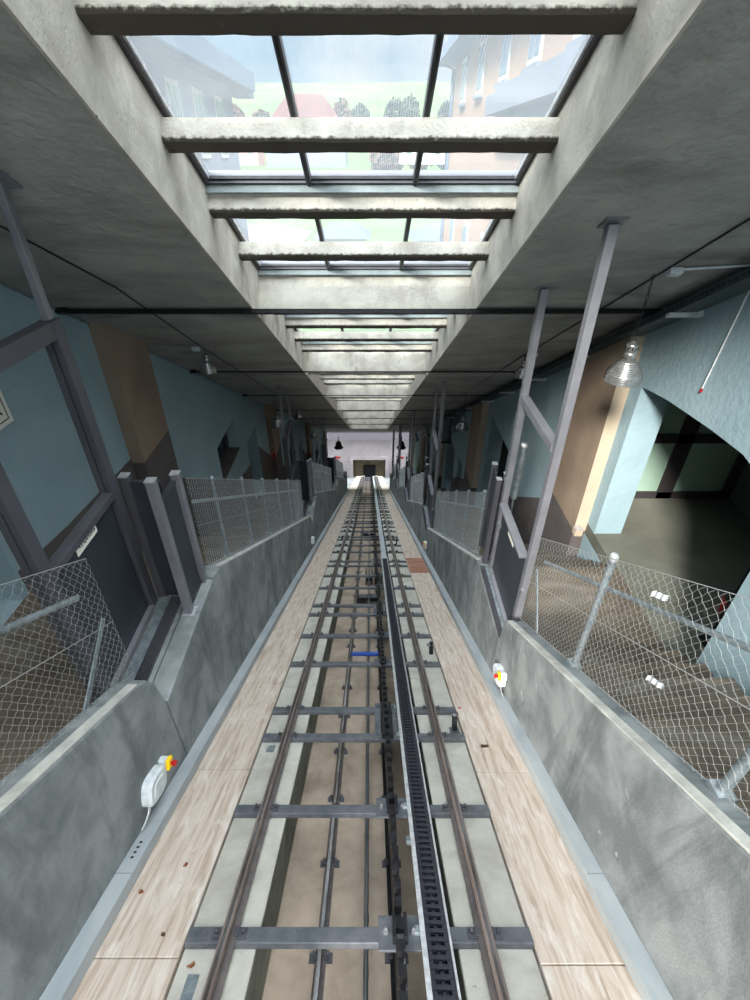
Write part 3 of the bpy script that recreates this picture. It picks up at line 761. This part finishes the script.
def gate_right(label):
    x = 1.36; t = thing('landing_gate', label, 'gate', (x, 3.17, ZLR)); Z = lambda z: z-ZLR; Y = lambda y: y-3.17
    for y in (3.17,4.13):
        zc = ceil_z(y); b = MB(); b.box(-.03,.03,Y(y)-.033,Y(y)+.033,.001,Z(zc)-.012); b.build('post','post_metal',t,bevel=.004)
        b = MB(); b.obox((.0,Y(y),Z(zc)-.008),(.06,0,0),(0,.06*CT,-.06*ST),(0,.006*ST,.006*CT)); b.build('ceiling_plate','post_metal',t)
        b = MB(); b.box(-.04,.0,Y(y)-.075,Y(y)-.033,.6,.66); b.build('hinge','post_metal',t)
        b = MB(); b.box(-.06,.06,Y(y)-.04,Y(y)+.04,.001,.01); b.build('foot_plate','post_metal',t)
    b = MB(); b.box(-.035,.035,Y(3.17)+.033,Y(4.13)-.033,Z(-1.80),Z(-1.73)); b.build('crossbar','post_metal',t,bevel=.004)
    b = MB(); b.box(-.01,.01,Y(3.22),Y(4.08),.03,.88); lf = b.build('leaf','gate_panel',t,bevel=.004)
    b = MB(); b.box(-.06,.02,Y(3.28),Y(4.08),.88,.915); b.build('handrail','post_metal',lf,bevel=.004)
    b = MB(); b.box(-.014,-.01,Y(3.60),Y(3.80),.74,.80); b.build('plate','sign_white',lf)
    b = MB(); b.box(-.05,-.013,Y(3.22),Y(4.08),.002,.04); b.build('threshold','post_metal',lf)
    b = MB(); b.box(-.09,-.052,Y(3.14),Y(4.14),.002,.012)
    for i in range(24):
        for j in range(1): b.box(-.082,-.066,Y(3.16)+i*.038,Y(3.16)+i*.038+.02,.012,.016)
    b.build('tread_plate','galvanised',t)
    b = MB()
    for i in range(46): b.box(-.135,-.09,Y(3.14)+i*.02,Y(3.14)+i*.02+.004,.002,.03)
    for j in range(4): b.box(-.135+j*.015,-.132+j*.015,Y(3.14),Y(4.12),.002,.03)
    b.build('grating','gate_metal',t)
    return t
g2 = gate_right('tall grey steel gate portal on the right landing nearest the camera')
for n in (1,2,3,4): dup(g2, (0,PR[0]*n,PR[1]*n), 'tall grey steel gate portal on the %s right landing' % ORD[n])
# side wing of three short posts with infill panels beyond each gate
def wing_left(label):
    t = thing('barrier_wing', label, 'barrier', (-1.42, 2.74, ZLL)); O = Vector((-1.42,2.74,ZLL))
    P = [(-1.69,2.90),(-1.42,2.71),(-1.41,3.06)]; hs = [1.13,1.13,.9]
    for i,(x,y) in enumerate(P):
        b = MB(); hh = (1.14,1.22,1.06)[i]; z0 = .002; x-=O.x; y-=O.y
        b.box(x-.03,x+.03,y-.03,y+.03,z0 if i<2 else .002,hh); p = b.build('post','post_metal' if i else 'gate_metal',t,bevel=.004)
        b = MB(); b.box(x-.033,x+.033,y-.033,y+.033,hh,hh+.008); b.build('cap','aluminium',p)
        if i == 1: b = MB(); b.box(x-.05,x+.05,y-.05,y+.05,.002,.01); b.build('foot_plate','aluminium',p)
    b = MB(); b.box(-.24,-.03,.15,.165,.03,1.08); b.box(-.24,-.03,.14,.175,1.08,1.10); b.box(-.24,-.03,.14,.175,.01,.03); b.build('panel','gate_panel',t)
    b = MB(); b.box(-.01,.005,.005,.288,.04,1.0); b.box(-.02,.015,.005,.288,1.0,1.02); b.box(-.02,.015,.005,.288,.02,.04); b.build('panel','gate_panel',t)
    return t
w1 = wing_left('grey steel barrier wing of three short posts and panels beside the near left gate')
for n in (1,2): dup(w1, (0,PL[0]*n,PL[1]*n), 'grey steel barrier wing of short posts beside the %s left gate' % ORD[n])
def wing_right(label):
    t = thing('barrier_wing', label, 'barrier', (1.29, 4.2, ZLR))
    for i,(x,y) in enumerate([(0,0.0),(.1,.10),(.02,.30)]):
        b = MB(); b.box(x-.025,x+.025,y-.025,y+.025,(.002 if y < -.06 else .002),1.12); p = b.build('post','gate_metal',t,bevel=.004)
        b = MB(); b.box(x-.028,x+.028,y-.028,y+.028,1.12,1.128); b.build('cap','aluminium',p)
    b = MB(); b.obox((.01,.15,.58),(.0,.125,0),(.006,0,0),(0,0,.5)); b.build('panel','gate_panel',t)
    b = MB(); b.obox((.05,.05,.58),(.035,.035,0),(.004,-.004,0),(0,0,.5)); b.build('panel','gate_panel',t)
    return t
w2 = wing_right('grey steel barrier wing of short posts beside the near right gate')
for n in (1,2,3): dup(w2, (0,PR[0]*n,PR[1]*n), 'grey steel barrier wing of short posts beside the %s right gate' % ORD[n])
# intercom tube on the wall beyond the right gate
t = thing('wall_tube_light', 'pale tube with white cap fixed upright beside the near right gate', 'tube', (1.62,4.62,ZLR+.6))
MB().tube([(0,0,.0),(0,0,.66)],.035,12).build('tube','galvanised',t); MB().lathe([(0,.70),(.03,.695),(.038,.68),(.038,.66)],12).build('cap','aluminium',t)
MB().tube([(0,0,-.6),(0,0,0)],.012,8).build('stem','galvanised',t)

# signs ------------------------------------------------------------
def text_mesh(body, size, parent, loc, rot, mtl='ink', name='lettering', ext=.0008):
    cu = bpy.data.curves.new('t','FONT'); cu.body = body; cu.size = size; cu.extrude = ext; cu.align_x = 'CENTER'; cu.align_y = 'CENTER'
    tmp = bpy.data.objects.new('tmp', cu); C.objects.link(tmp); dg = bpy.context.evaluated_depsgraph_get()
    me = bpy.data.meshes.new_from_object(tmp.evaluated_get(dg)); bpy.data.objects.remove(tmp)
    me.materials.clear(); me.materials.append(MATS[mtl]); o = bpy.data.objects.new(name, me); C.objects.link(o)
    if parent: o.parent = parent
    o.location = loc; o.rotation_euler = rot; return o
t = thing('gate_sign', 'small white sign with arrow and black lettering on the left gate leaf', 'sign', (-1.735,2.36,-1.915))
MB().box(0,.003,-.125,.125,-.05,.05).build('plate','sign_white',t,bevel=.001)
text_mesh('\u25C0 ronsis'.replace('\u25C0 ',''), .072, t, (.0045,.018,.0), (math.pi/2,0,math.pi/2))
b = MB(); b.add([(.0036,-.100,0),(.0036,-.078,.018),(.0036,-.078,-.018),(.0046,-.100,0),(.0046,-.078,.018),(.0046,-.078,-.018)],[(0,1,2),(5,4,3),(0,3,4,1),(1,4,5,2),(2,5,3,0)]); b.build('arrow','ink',t)
t = thing('wall_notice', 'white framed notice with black border on the left wall by the photo edge', 'sign', (-2.76,3.22,-1.50))
MB().box(-.035,.0,-.32,.30,-.19,.19).build('board','sign_white',t,bevel=.003)
b = MB(); b.box(0,.002,-.28,.26,.145,.153); b.box(0,.002,-.28,.26,-.153,-.145); b.box(0,.002,-.28,-.272,-.153,.153); b.box(0,.002,.252,.26,-.153,.153); b.build('border','ink',t)
text_mesh('R', .16, t, (.001,.17,-.055), (math.pi/2,0,math.pi/2))

# ------------------------------------------------------------------ pendant lamps
def lamp(side, s, drop, label, big=False):
    x = -2.05 if side == 'left' else 2.05; p = W(x,s,HC)
    t = thing('pendant_lamp', label, 'lamp', (p.x,p.y,p.z-drop)); K = 1.28 if drop > .1 else .95; drop = drop/K; t.scale = (K,K,K)
    prof = [(.036,.0)]
    b = MB(); pr = []
    # ribbed bell shade
    N = 13
    for i in range(N):
        q = i/(N-1); r = .05+.055*math.sin(min(1,q*1.35)*math.pi/2); z = -.11-.135*q
        pr.append((r,z)); 
        if i < N-1: pr.append((r+.006,z-.004)); pr.append((r+.004,z-.009))
    outer = [(.034,-.095)]+pr; inner = [(r-.006,z) for r,z in outer[::-1]]
    b.lathe(outer+inner, 28); b.build('lamp_shade','lamp_metal',t)
    b = MB(); b.lathe([(0,.012),(.012,.012),(.016,0),(.032,-.004),(.036,-.015),(.036,-.045),(.034,-.047),(.034,-.06),(.036,-.062),(.036,-.098),(0,-.098)], 20); b.build('lamp_holder','lamp_metal',t)
    b = MB()
    for i in range(10):
        a = 2*math.pi*i/10; b.box(.0345*math.cos(a)-.004,.0345*math.cos(a)+.004,.0345*math.sin(a)-.004,.0345*math.sin(a)+.004,-.035,-.024)
    b.build('vent_holes','ink',t)
    b = MB(); b.lathe([(0,-.10),(.02,-.10),(.022,-.14),(.045,-.18),(.045,-.205),(.025,-.235),(0,-.24)],16); b.build('bulb','bulb',t)
    b = MB(); 
    if drop > .1:
        n = int(drop/.03)
        for i in range(n):
            z = .015+i*(drop-.02)/n; o_ = (i%2)*math.pi/2; dx, dy = .006*math.cos(o_), .006*math.sin(o_); e = (drop-.02)/n
            b.tube([(dx,dy,z),(dx,dy,z+e*1.1)],.0022,4); b.tube([(-dx,-dy,z),(-dx,-dy,z+e*1.1)],.0022,4)
    else: b.tube([(0,0,.01),(0,0,drop-.004)],.006,8)
    b.build('chain','dark_steel',t)
    return t
def jbox(side, s, label, dx=0):
    x = (-2.05 if side == 'left' else 2.05)+dx
    t = thing('junction_box', label, 'junction box', W(x,s,HC), slope=True)
    MB().box(-.04,.05,-.035,.035,-.045,-.003).build('housing','white_plastic',t,bevel=.005); MB().box(-.035,.045,-.03,.03,-.05,-.045).build('lid','white_plastic',t)
    return t
lamp('right',3.72,.50,'large ribbed metal pendant lamp on a chain by the right arch'); jbox('right',3.62,'white junction box on the ceiling above the near right pendant lamp',.08)
lamp('right',6.70,.07,'bell lamp close under the ceiling, second on the right side'); jbox('right',6.62,'white junction box at the second right lamp',.08)
lamp('right',10.75,.55,'hanging bell lamp on the right, third from the camera')
lamp('left',6.30,.07,'bell lamp close under the ceiling, nearest on the left side'); jbox('left',6.22,'white junction box at the nearest left lamp',-.08)
lamp('left',10.75,.48,'hanging bell lamp on the left, second from the camera')
for i,(s,d) in enumerate(((14.3,.07),(18.0,.5),(22.0,.5))):
    lamp('left',s,d,'small distant bell lamp on the left, %s from the camera' % ORD[i+2]); lamp('right',s,d,'small distant bell lamp on the right, %s from the camera' % ORD[i+3])

# ------------------------------------------------------------------ cables, conduits, tray, tie bars
o = MB().tube([(x_,s_,-.006) for x_,s_ in ((-2.2,2.0),(-1.98,4.0),(-2.05,6.2),(-2.05,20),(-2.05,31))],.006,6).build('ceiling_cable','dark_steel',slope=True); o.location = W(0,0,HC-.003); tag(o,'dark cable clipped along the left half of the ceiling','cable')
o = MB().tube([(x_,s_,-.006) for x_,s_ in ((2.12,-1),(2.08,4.0),(2.03,6.7),(2.05,20),(2.05,31))],.006,6).build('ceiling_cable','dark_steel',slope=True); o.location = W(0,0,HC-.003); tag(o,'dark cable clipped along the right half of the ceiling','cable')
o = MB().tube([(2.18,3.60,HC-.015),(2.66,3.52,HC-.015)],.009,8).build('conduit','white_plastic',slope=True); tag(o,'white conduit from the near right junction box to the cable tray','conduit')
for i,(s,r) in enumerate(((4.58,.020),(7.89,.012),(11.1,.010),(14.9,.010),(18.6,.010),(22.4,.010))):
    b = MB(); b.box(XL+.1,XR-.1,s-r,s+r,HC-.012-2*r,HC-.012) if i == 0 else b.tube([(XL+.1,s,HC-.02-r),(XR-.1,s,HC-.02-r)],r,8)
    b.box(XL+.0,XL+.1,s-.03,s+.03,HC-.05,HC-.004); b.box(XR-.1,XR,s-.03,s+.03,HC-.05,HC-.004)
    o = b.build('ceiling_tie_bar','dark_steel',slope=True); tag(o, 'dark steel bar across the hall under the ceiling, %s from the camera' % ORD[i],'bar')
# cable tray on the right
t = thing('cable_tray','dark perforated cable tray along the top of the right wall','cable tray',W(0,0,HC), slope=True)
b = MB(); b.box(2.50,2.505,S0,31,-.13,-.07); b.box(2.50,2.70,S0,31,-.135,-.13); b.build('tray','tray_metal',t)
b = MB(); s = S0
while s < 14: 
    b.box(2.497,2.4995,s,s+.03,-.108,-.094); s += .06
b.build('slots','ink',t)
b = MB()
for i in range(4): b.tube([(2.54+i*.04,S0,-.118),(2.54+i*.04+.01*math.sin(i),31,-.118)],.012,6)
b.build('cable','dark_steel',t)
for i,s in enumerate((4.25,6.05,7.9,9.6,11.2,12.9,14.6,16.3,18,19.7)):
    b = MB(); b.box(2.47,2.70,s-.03,s+.03,-.165,-.137); b.box(2.655,2.75,s-.03,s+.03,-.17,-.01); b.build('bracket','white_plastic',t,bevel=.003)
o = MB().tube([(XR-.012,3.80,-.75),(XR-.012,3.89,-1.58)],.008,8).build('wall_conduit','white_plastic'); tag(o,'thin pale conduit running down the sunlit right wall','conduit')
o = MB().tube([(XR-.012,3.89,-1.585),(XR-.012,3.893,-1.612)],.010,8).build('conduit_end','red_plastic'); tag(o,'small red end cap of the conduit on the right wall','cap')
# row of beads (light chain) along the left cornice
b = MB(); s = 0
o = MB().tube([(XL+.015,0,HC-.02),(XL+.015,31,HC-.02)],.007,6).build('cornice_cable','galvanised',slope=True); tag(o,'thin pale cable along the top of the left wall','cable')
# alarm and cabinets
t = thing('alarm_box','small red alarm box on the second left pier','alarm',(-2.69,12.15,-6.9)); MB().box(-.01,.05,-.08,.08,-.08,.08).build('housing','red_plastic',t,bevel=.01); MB().box(.05,.054,-.04,.04,-.04,.04).build('front','dark_steel',t)
t = thing('alarm_box','tiny distant red alarm box on the third left pier','alarm',(-2.69,19.4,-10.95)); MB().box(-.01,.05,-.08,.08,-.08,.08).build('housing','red_plastic',t,bevel=.01)
t = thing('electric_cabinet','grey electrical cabinet hanging high beside the far right gate','cabinet',(2.45,15.2,-7.6))
MB().box(-.25,.25,-.1,.1,-.45,.45).build('housing','post_metal',t,bevel=.01); MB().box(-.22,.22,-.112,-.1,-.42,.42).build('door','galvanised',t,bevel=.005)
MB().box(-.27,.30,-.12,.12,-.50,-.45).build('shelf','dark_steel',t); MB().box(.25,.30,-.02,.02,-.45,.45).build('mount','dark_steel',t)
t = thing('small_cabinet','small grey switch box right of the electrical cabinet','box',(2.62,13.9,-6.9)); MB().box(-.1,.13,-.08,.08,-.14,.14).build('housing','galvanised',t,bevel=.01); MB().box(-.08,.11,-.088,-.08,-.12,.12).build('door','post_metal',t)
# two black bell loudspeakers at the far mouth
for sd,x in (('left',-1.95),('right',1.95)):
    t = thing('horn_speaker','black hanging signal bell at the %s side of the far mouth' % sd,'signal',(x,27.3,-14.55))
    MB().lathe([(0,.0),(.10,.0),(.17,-.1),(.22,-.35),(.30,-.42),(0,-.44)],14).build('bell','dark_steel',t); MB().tube([(0,0,0),(0,0,.35)],.03,6).build('stem','dark_steel',t)
# broom, bag and pole in the side room
t = thing('broom','long black-handled broom leaning inside the right arch','broom',(3.2,3.12,ZLR-.035))
MB().tube([(.0,.0,.03),(.52,.50,.95)],.012,8).build('handle','ink',t); MB().tube([(.52,.50,.95),(.62,.60,1.13)],[.03,.035],8).build('grip','ink',t); MB().box(-.05,.05,-.05,.05,0,.06).build('brush','ink',t)
t = thing('bin_bag','red bucket with a black bag on top inside the right arch','bucket',(3.62,3.45,ZLR-.04))
MB().lathe([(0,0.001),(.10,.001),(.13,.22),(.12,.22),(.1,.02)],20).build('bucket','red_plastic',t); MB().lathe([(0,.30),(.07,.29),(.12,.25),(.125,.21),(.10,.19),(0,.18)],16).build('bag','ink',t)
t = thing('wooden_box','brown wooden crate in the recess beside the left gate','crate',(-3.6,2.2,ZLL-.035))
MB().box(-.2,.2,-.35,.35,0,.35).build('side','wood',t,bevel=.01); MB().box(-.22,.22,-.37,.37,.35,.38).build('lid','wood',t)
# stacked bits near right column foot
t = thing('door_stop','small beige block at the foot of the near right pier','block',(2.62,4.93,-3.95)); MB().box(-.05,.05,-.05,.05,.0,.09).build('block','cream_plaster',t,bevel=.01); MB().box(-.05,.05,-.05,.05,.09,.1).build('lid','aluminium',t)

# ------------------------------------------------------------------ outside
# far portal of the line
PY = 43.0; pz = lambda y, h=-2.27: -(y*TAN) + h/CT
zt = pz(PY)
t = thing('tunnel_portal','pale concrete tunnel portal at the bottom of the line','tunnel portal',(0,PY,zt))
b = MB(); b.box(-9,-1.75,0,1.2,-2,5.6); b.box(1.6,9,0,1.2,-2,5.6); b.box(-1.75,1.6,0,1.2,1.95,5.6); b.build('facade','portal_white',t)
b = MB(); b.box(-9,9,-.5,1.4,4.3,5.2); b.build('band','portal_band',t)
b = MB(); b.box(-2.0,1.85,-.15,0,1.9,2.2); b.build('lintel','portal_white',t)
b = MB(); b.box(-2.0,-1.7,-.3,.1,-2,1.95); b.box(1.55,1.85,-.3,.1,-2,1.95); b.build('jamb','portal_white',t)
b = MB(); b.box(-1.75,1.6,1.5,5,1.5,2.1); b.box(-2.0,-1.75,1.2,8,-5,2.1); b.box(1.6,1.85,1.2,8,-5,2.1); b.box(-2,1.85,1.2,8,1.95,2.3); b.box(-2,1.85,7.6,8,-6,2.3); b.build('tunnel_lining','portal_stone',t)
b = MB(); b.box(-.8,.65,7.4,7.5,-6,-3.3); b.build('tunnel_door','dark_void',t)
for x,sd in ((-3.2,'left'),(3.1,'right')):
    o = thing('red_notice','small red notice on the pale wall at the %s of the portal' % sd,'sign',(x,PY-.03,zt+2.1)); MB().box(-.25,.25,-.02,.02,-.1,.1).build('plate','red_plastic',o)
b = MB(); b.prism([(28.6,pz(28.6)-.6),(PY,pz(PY)-.6),(PY,pz(PY)-.2),(28.6,pz(28.6)-.2)],-9,-1.32); b.prism([(28.6,pz(28.6)-.6),(PY,pz(PY)-.6),(PY,pz(PY)-.2),(28.6,pz(28.6)-.2)],1.21,9)
struct(b.build('floor_cutting','wall_concrete'))

# terrain beyond
def terr_z(x, y):
    if y < 58: base = -22+ (y-44.5)/(58-44.5)*9
    elif y < 160: base = -13+(y-58)*.095
    else: base = -3.3+(y-160)*.20*(1-min(1,(y-160)/500)*.4)
    return base + 1.5*noise.noise(Vector((x*.03,y*.03,0)))*min(1,(y-40)/60)
b = MB(); nx, ny = 40, 44; vs = []
ys = [44.5+ (j/ny)**1.8*420 for j in range(ny+1)]
for j in range(ny+1):
    for i in range(nx+1):
        x = (-1+2*i/nx)*(60+ys[j]*.9); vs.append((x, ys[j], terr_z(x, ys[j])))
b.add(vs, [(j*(nx+1)+i, j*(nx+1)+i+1, (j+1)*(nx+1)+i+1, (j+1)*(nx+1)+i) for j in range(ny) for i in range(nx)], True)
struct(b.build('ground_hillside','meadow'))
def window_grid(par, face, pts, wm='house_white'):
    for (a, z, w, h) in pts:
        face(par, a, z, w, h)
# left building: long facade parallel to the track
t = thing('town_house','pale grey-blue house with projecting eaves seen through the left skylight panes','house',(-6.07,5,-14))
b = MB(); b.box(-9,0,0,23,0,16.4); b.build('wall','house_grey',t)
b = MB(); b.prismy([(-10,16.4),(.8,16.4),(.8,16.9),(-4.5,19.6),(-10,16.9)],-1,24); b.build('roof','roof_grey',t)
b = MB(); b.box(.8,.9,-1,24,16.35,17.0); b.box(0,.8,22.8,24,16.1,16.4); b.build('eaves_board','house_blue',t)
for y in (8.6,11.2,14,16.7,19.6):
    b = MB(); b.box(0,.06,y,y+1.2,13.9,15.9); f_ = b.build('window','house_white',t); b = MB(); b.box(.06,.08,y+.12,y+.55,14.05,15.75); b.box(.06,.08,y+.66,y+1.08,14.05,15.75); b.build('pane','win_glass',f_)
    b = MB(); b.box(0,.06,y,y+1.2,8.6,10.8); f_ = b.build('window','house_white',t); b = MB(); b.box(.06,.08,y+.12,y+.55,8.75,10.65); b.box(.06,.08,y+.66,y+1.08,8.75,10.65); b.build('pane','win_glass',f_)
# right building
t = thing('town_house','peach-coloured house with windows and canopy seen through the right skylight panes','house',(3.9,7,-14))
b = MB(); b.box(0,10,0,23,0,17.6); b.build('wall','house_peach',t)
b = MB(); b.prismy([(-.8,17.4),(10.8,17.4),(10.8,17.8),(5,20.5),(-.8,17.8)],-.6,23.9); b.build('roof','house_blue',t)
b = MB(); b.tube([(-.08,22.8,4),(-.08,22.8,17.2),(-.5,22.8,17.4)],.09,8); b.build('drainpipe','house_blue',t)
for y in (4.6,8.0,11.3,15.2,19.0):
    b = MB(); b.box(-.06,0,y,y+1.1,15.75,17.2); f_ = b.build('window','house_white',t); b = MB(); b.box(-.08,-.06,y+.1,y+.5,15.9,17.05); b.box(-.08,-.06,y+.6,y+1.0,15.9,17.05); b.build('pane','win_glass',f_)
    b = MB(); b.box(-.14,0,y-.12,y+1.22,15.65,15.75); b.build('window_sill','house_trim',f_)
    if y > 9:
        b = MB(); b.box(-.06,0,y,y+1.1,9.6,11.8); f_ = b.build('window','house_white',t); b = MB(); b.box(-.08,-.06,y+.1,y+.5,9.75,11.65); b.box(-.08,-.06,y+.6,y+1.0,9.75,11.65); b.build('pane','win_glass',f_)
b = MB(); b.box(-.5,0,2.0,11.7,14.95,15.4); b.box(-.25,0,2.0,11.7,15.4,15.6); b.box(-.2,0,2.0,11.5,14.2,14.95); b.build('canopy','house_trim',t)
# far houses
def far_house(x, y, w, d, h, rh, wm, rm, label, hip=True, zz=None):
    z = terr_z(x,y) if zz is None else zz
    t = thing('far_house', label, 'house', (x,y,z-1))
    MB().box(-w/2,w/2,0,d,0,h+1).build('wall', wm, t)
    o = .6; H = h+1; b = MB(); e = w*.28 if hip else 0
    b.add([(-w/2-o,-o,H),(w/2+o,-o,H),(w/2+o,d+o,H),(-w/2-o,d+o,H),(-w/2+e,d/2,H+rh),(w/2-e,d/2,H+rh)],[(0,1,5,4),(1,2,5),(2,3,4,5),(3,0,4),(3,2,1,0)]); b.build('roof', rm, t)
    n = max(2,int(w/3))
    for i in range(n):
        for zz2 in (H-2.2,):
            a = -w/2+w*(i+.5)/n; b = MB(); b.box(a-.5,a+.5,-.06,0,zz2-.6,zz2+.7); b.build('window','win_glass',t)
    return t
far_house(-12.5,118,15.5,10,4.5,6.2,'house_grey','roof_red','big red-roofed farmhouse across the valley, left of centre',zz=-1.0)
far_house(11,125,9,9,3.5,3.5,'house_white','roof_red','small red-roofed house right of the big farmhouse',zz=-.6)
far_house(-30,135,10,8,4,2.5,'house_pink','roof_red','pinkish house beside the eaves of the left building',zz=-1)
far_house(-12,62,8,8,6.5,1.2,'house_pink','portal_band','pink flat-roofed house in the second skylight bay',zz=-14.4)
far_house(-3.5,70,6,7,5,1.5,'house_white','roof_grey','white house beside the pink one, lower bay',zz=-13.6)
far_house(9.5,66,8,7,5.5,1.5,'house_white','roof_grey','white house in the right part of the lower bay',zz=-13.8)
t = thing('greenhouse','long low white greenhouse on the meadow','greenhouse',(2.5,100,terr_z(2.5,100)-.5)); MB().box(-6,6,0,4,0,2.0).build('frame','house_white',t); MB().prism([(0,2.0),(4,2.0),(2,3.0)],-6,6).build('roof','house_white',t)
# trees: crowns of many small leafy facets
def tree(x, y, h, w, mtl, label, group):
    z = terr_z(x,y); t = thing('tree', label, 'tree', (x,y,z-.4), group=group)
    MB().tube([(0,0,0),(.1,0,h*.3),(0,0,h*.6)],[w*.05,w*.04,w*.02],7).build('trunk','wood',t)
    b = MB(); rr = random.Random(int(x*13+y))
    for i in range(520):
        u = rr.uniform(-1,1); a = rr.uniform(0,2*math.pi); r = rr.uniform(.55,1)**.5*(1+.25*noise.noise(Vector((math.cos(a)*2,math.sin(a)*2,u*2+x))))
        c = Vector((w/2*r*math.sqrt(1-u*u)*math.cos(a), w/2*r*math.sqrt(1-u*u)*math.sin(a), h*.62+h*.38*r*u))
        q = w*.11; d1 = Vector((rr.uniform(-1,1),rr.uniform(-1,1),rr.uniform(-1,1))).normalized()*q; d2 = d1.orthogonal().normalized()*q*.8
        b.add([c-d1,c-d2,c+d1,c+d2],[(0,1,2,3)])
    b.build('foliage', mtl, t); return t
rr = random.Random(3)
for i in range(30):
    x = -76+i*5.2; y = 170+14*(i%3); au = rr.random() < .4
    tree(x, y, rr.uniform(8,12), rr.uniform(5.0,6.5), 'foliage_autumn' if au else 'foliage', 'brownish autumn tree on the hill across the valley' if au else 'hazy green tree on the hill across the valley', 'autumn trees on the far hill' if au else 'green trees on the far hill')
for i,(x,y) in enumerate(((4,142),(12,146),(19,140),(27,148))):
    tree(x, y, 9+i, 8, 'foliage_autumn' if i < 2 else 'foliage', ['russet tree just right of the middle skylight pane','lighter russet tree right of the russet one','green tree by the peach house wall','last green tree behind the peach house'][i], None)

# ------------------------------------------------------------------ light, world, camera
w = bpy.data.worlds.new('World'); bpy.context.scene.world = w; w.use_nodes = True; nt = w.node_tree; nt.nodes.clear(); L = nt.links.new
out = nd(nt,'ShaderNodeOutputWorld'); bg = nd(nt,'ShaderNodeBackground'); tc = nd(nt,'ShaderNodeTexCoord'); sx = nd(nt,'ShaderNodeSeparateXYZ'); L(tc.outputs['Generated'], sx.inputs[0])
ramp = nd(nt,'ShaderNodeValToRGB'); L(sx.outputs[2], ramp.inputs[0]); cr = ramp.color_ramp
cr.elements[0].position = 0; cr.elements[0].color = (.78,.86,.92,1); cr.elements[1].position = .5; cr.elements[1].color = (.93,.97,1,1); e = cr.elements.new(.12); e.color = (.42,.66,.86,1)
ns = nd(nt,'ShaderNodeTexNoise'); ns.inputs['Scale'].default_value = 5; ns.inputs['Detail'].default_value = 6; L(tc.outputs['Generated'], ns.inputs['Vector'])
cl = nd(nt,'ShaderNodeValToRGB'); cl.color_ramp.elements[0].position = .48; cl.color_ramp.elements[1].position = .68; L(ns.outputs[0], cl.inputs[0])
mx = nd(nt,'ShaderNodeMix', data_type='RGBA'); L(cl.outputs[0], mx.inputs[0]); L(ramp.outputs[0], mx.inputs[6]); mx.inputs[7].default_value = (.95,.97,1,1)
# bright haze overhead and behind the viewer, where the sun stands
zr = nd(nt,'ShaderNodeMapRange'); zr.inputs[1].default_value = .35; zr.inputs[2].default_value = .92; zr.inputs[3].default_value = .40; zr.inputs[4].default_value = 6.8; zr.interpolation_type = 'SMOOTHSTEP'; L(sx.outputs[2], zr.inputs[0])
yr = nd(nt,'ShaderNodeMapRange'); yr.inputs[1].default_value = .2; yr.inputs[2].default_value = -.9; yr.inputs[3].default_value = 0; yr.inputs[4].default_value = .45; yr.interpolation_type = 'SMOOTHSTEP'; L(sx.outputs[1], yr.inputs[0])
ad = nd(nt,'ShaderNodeMath', operation='ADD'); L(zr.outputs[0], ad.inputs[0]); L(yr.outputs[0], ad.inputs[1])
L(mx.outputs[2], bg.inputs[0]); L(ad.outputs[0], bg.inputs[1]); L(bg.outputs[0], out.inputs[0])
sun = bpy.data.lights.new('sun','SUN'); sun.energy = 6.5; sun.angle = math.radians(9); sun.color = (1,.95,.88)
so = bpy.data.objects.new('sun', sun); C.objects.link(so); so.rotation_euler = Vector((.42,.90,-.66)).to_track_quat('-Z','Y').to_euler()

cam = bpy.data.cameras.new('camera'); co = bpy.data.objects.new('camera', cam); C.objects.link(co)
co.location = (0,0,0); co.rotation_euler = (math.pi/2-PITCH,0,0)
cam.sensor_fit = 'VERTICAL'; cam.sensor_height = 36; cam.lens = 36*497/1000.0; cam.shift_x = 5/1000.0; cam.clip_start = .02; cam.clip_end = 2000
sc = bpy.context.scene; sc.camera = co
sc.view_settings.view_transform = 'Standard'; sc.view_settings.look = 'None'; sc.view_settings.gamma = 1; sc.view_settings.use_curve_mapping = False; sc.view_settings.exposure = 0.5
sc.cycles.max_bounces = 10; sc.cycles.diffuse_bounces = 6; sc.cycles.transparent_max_bounces = 12
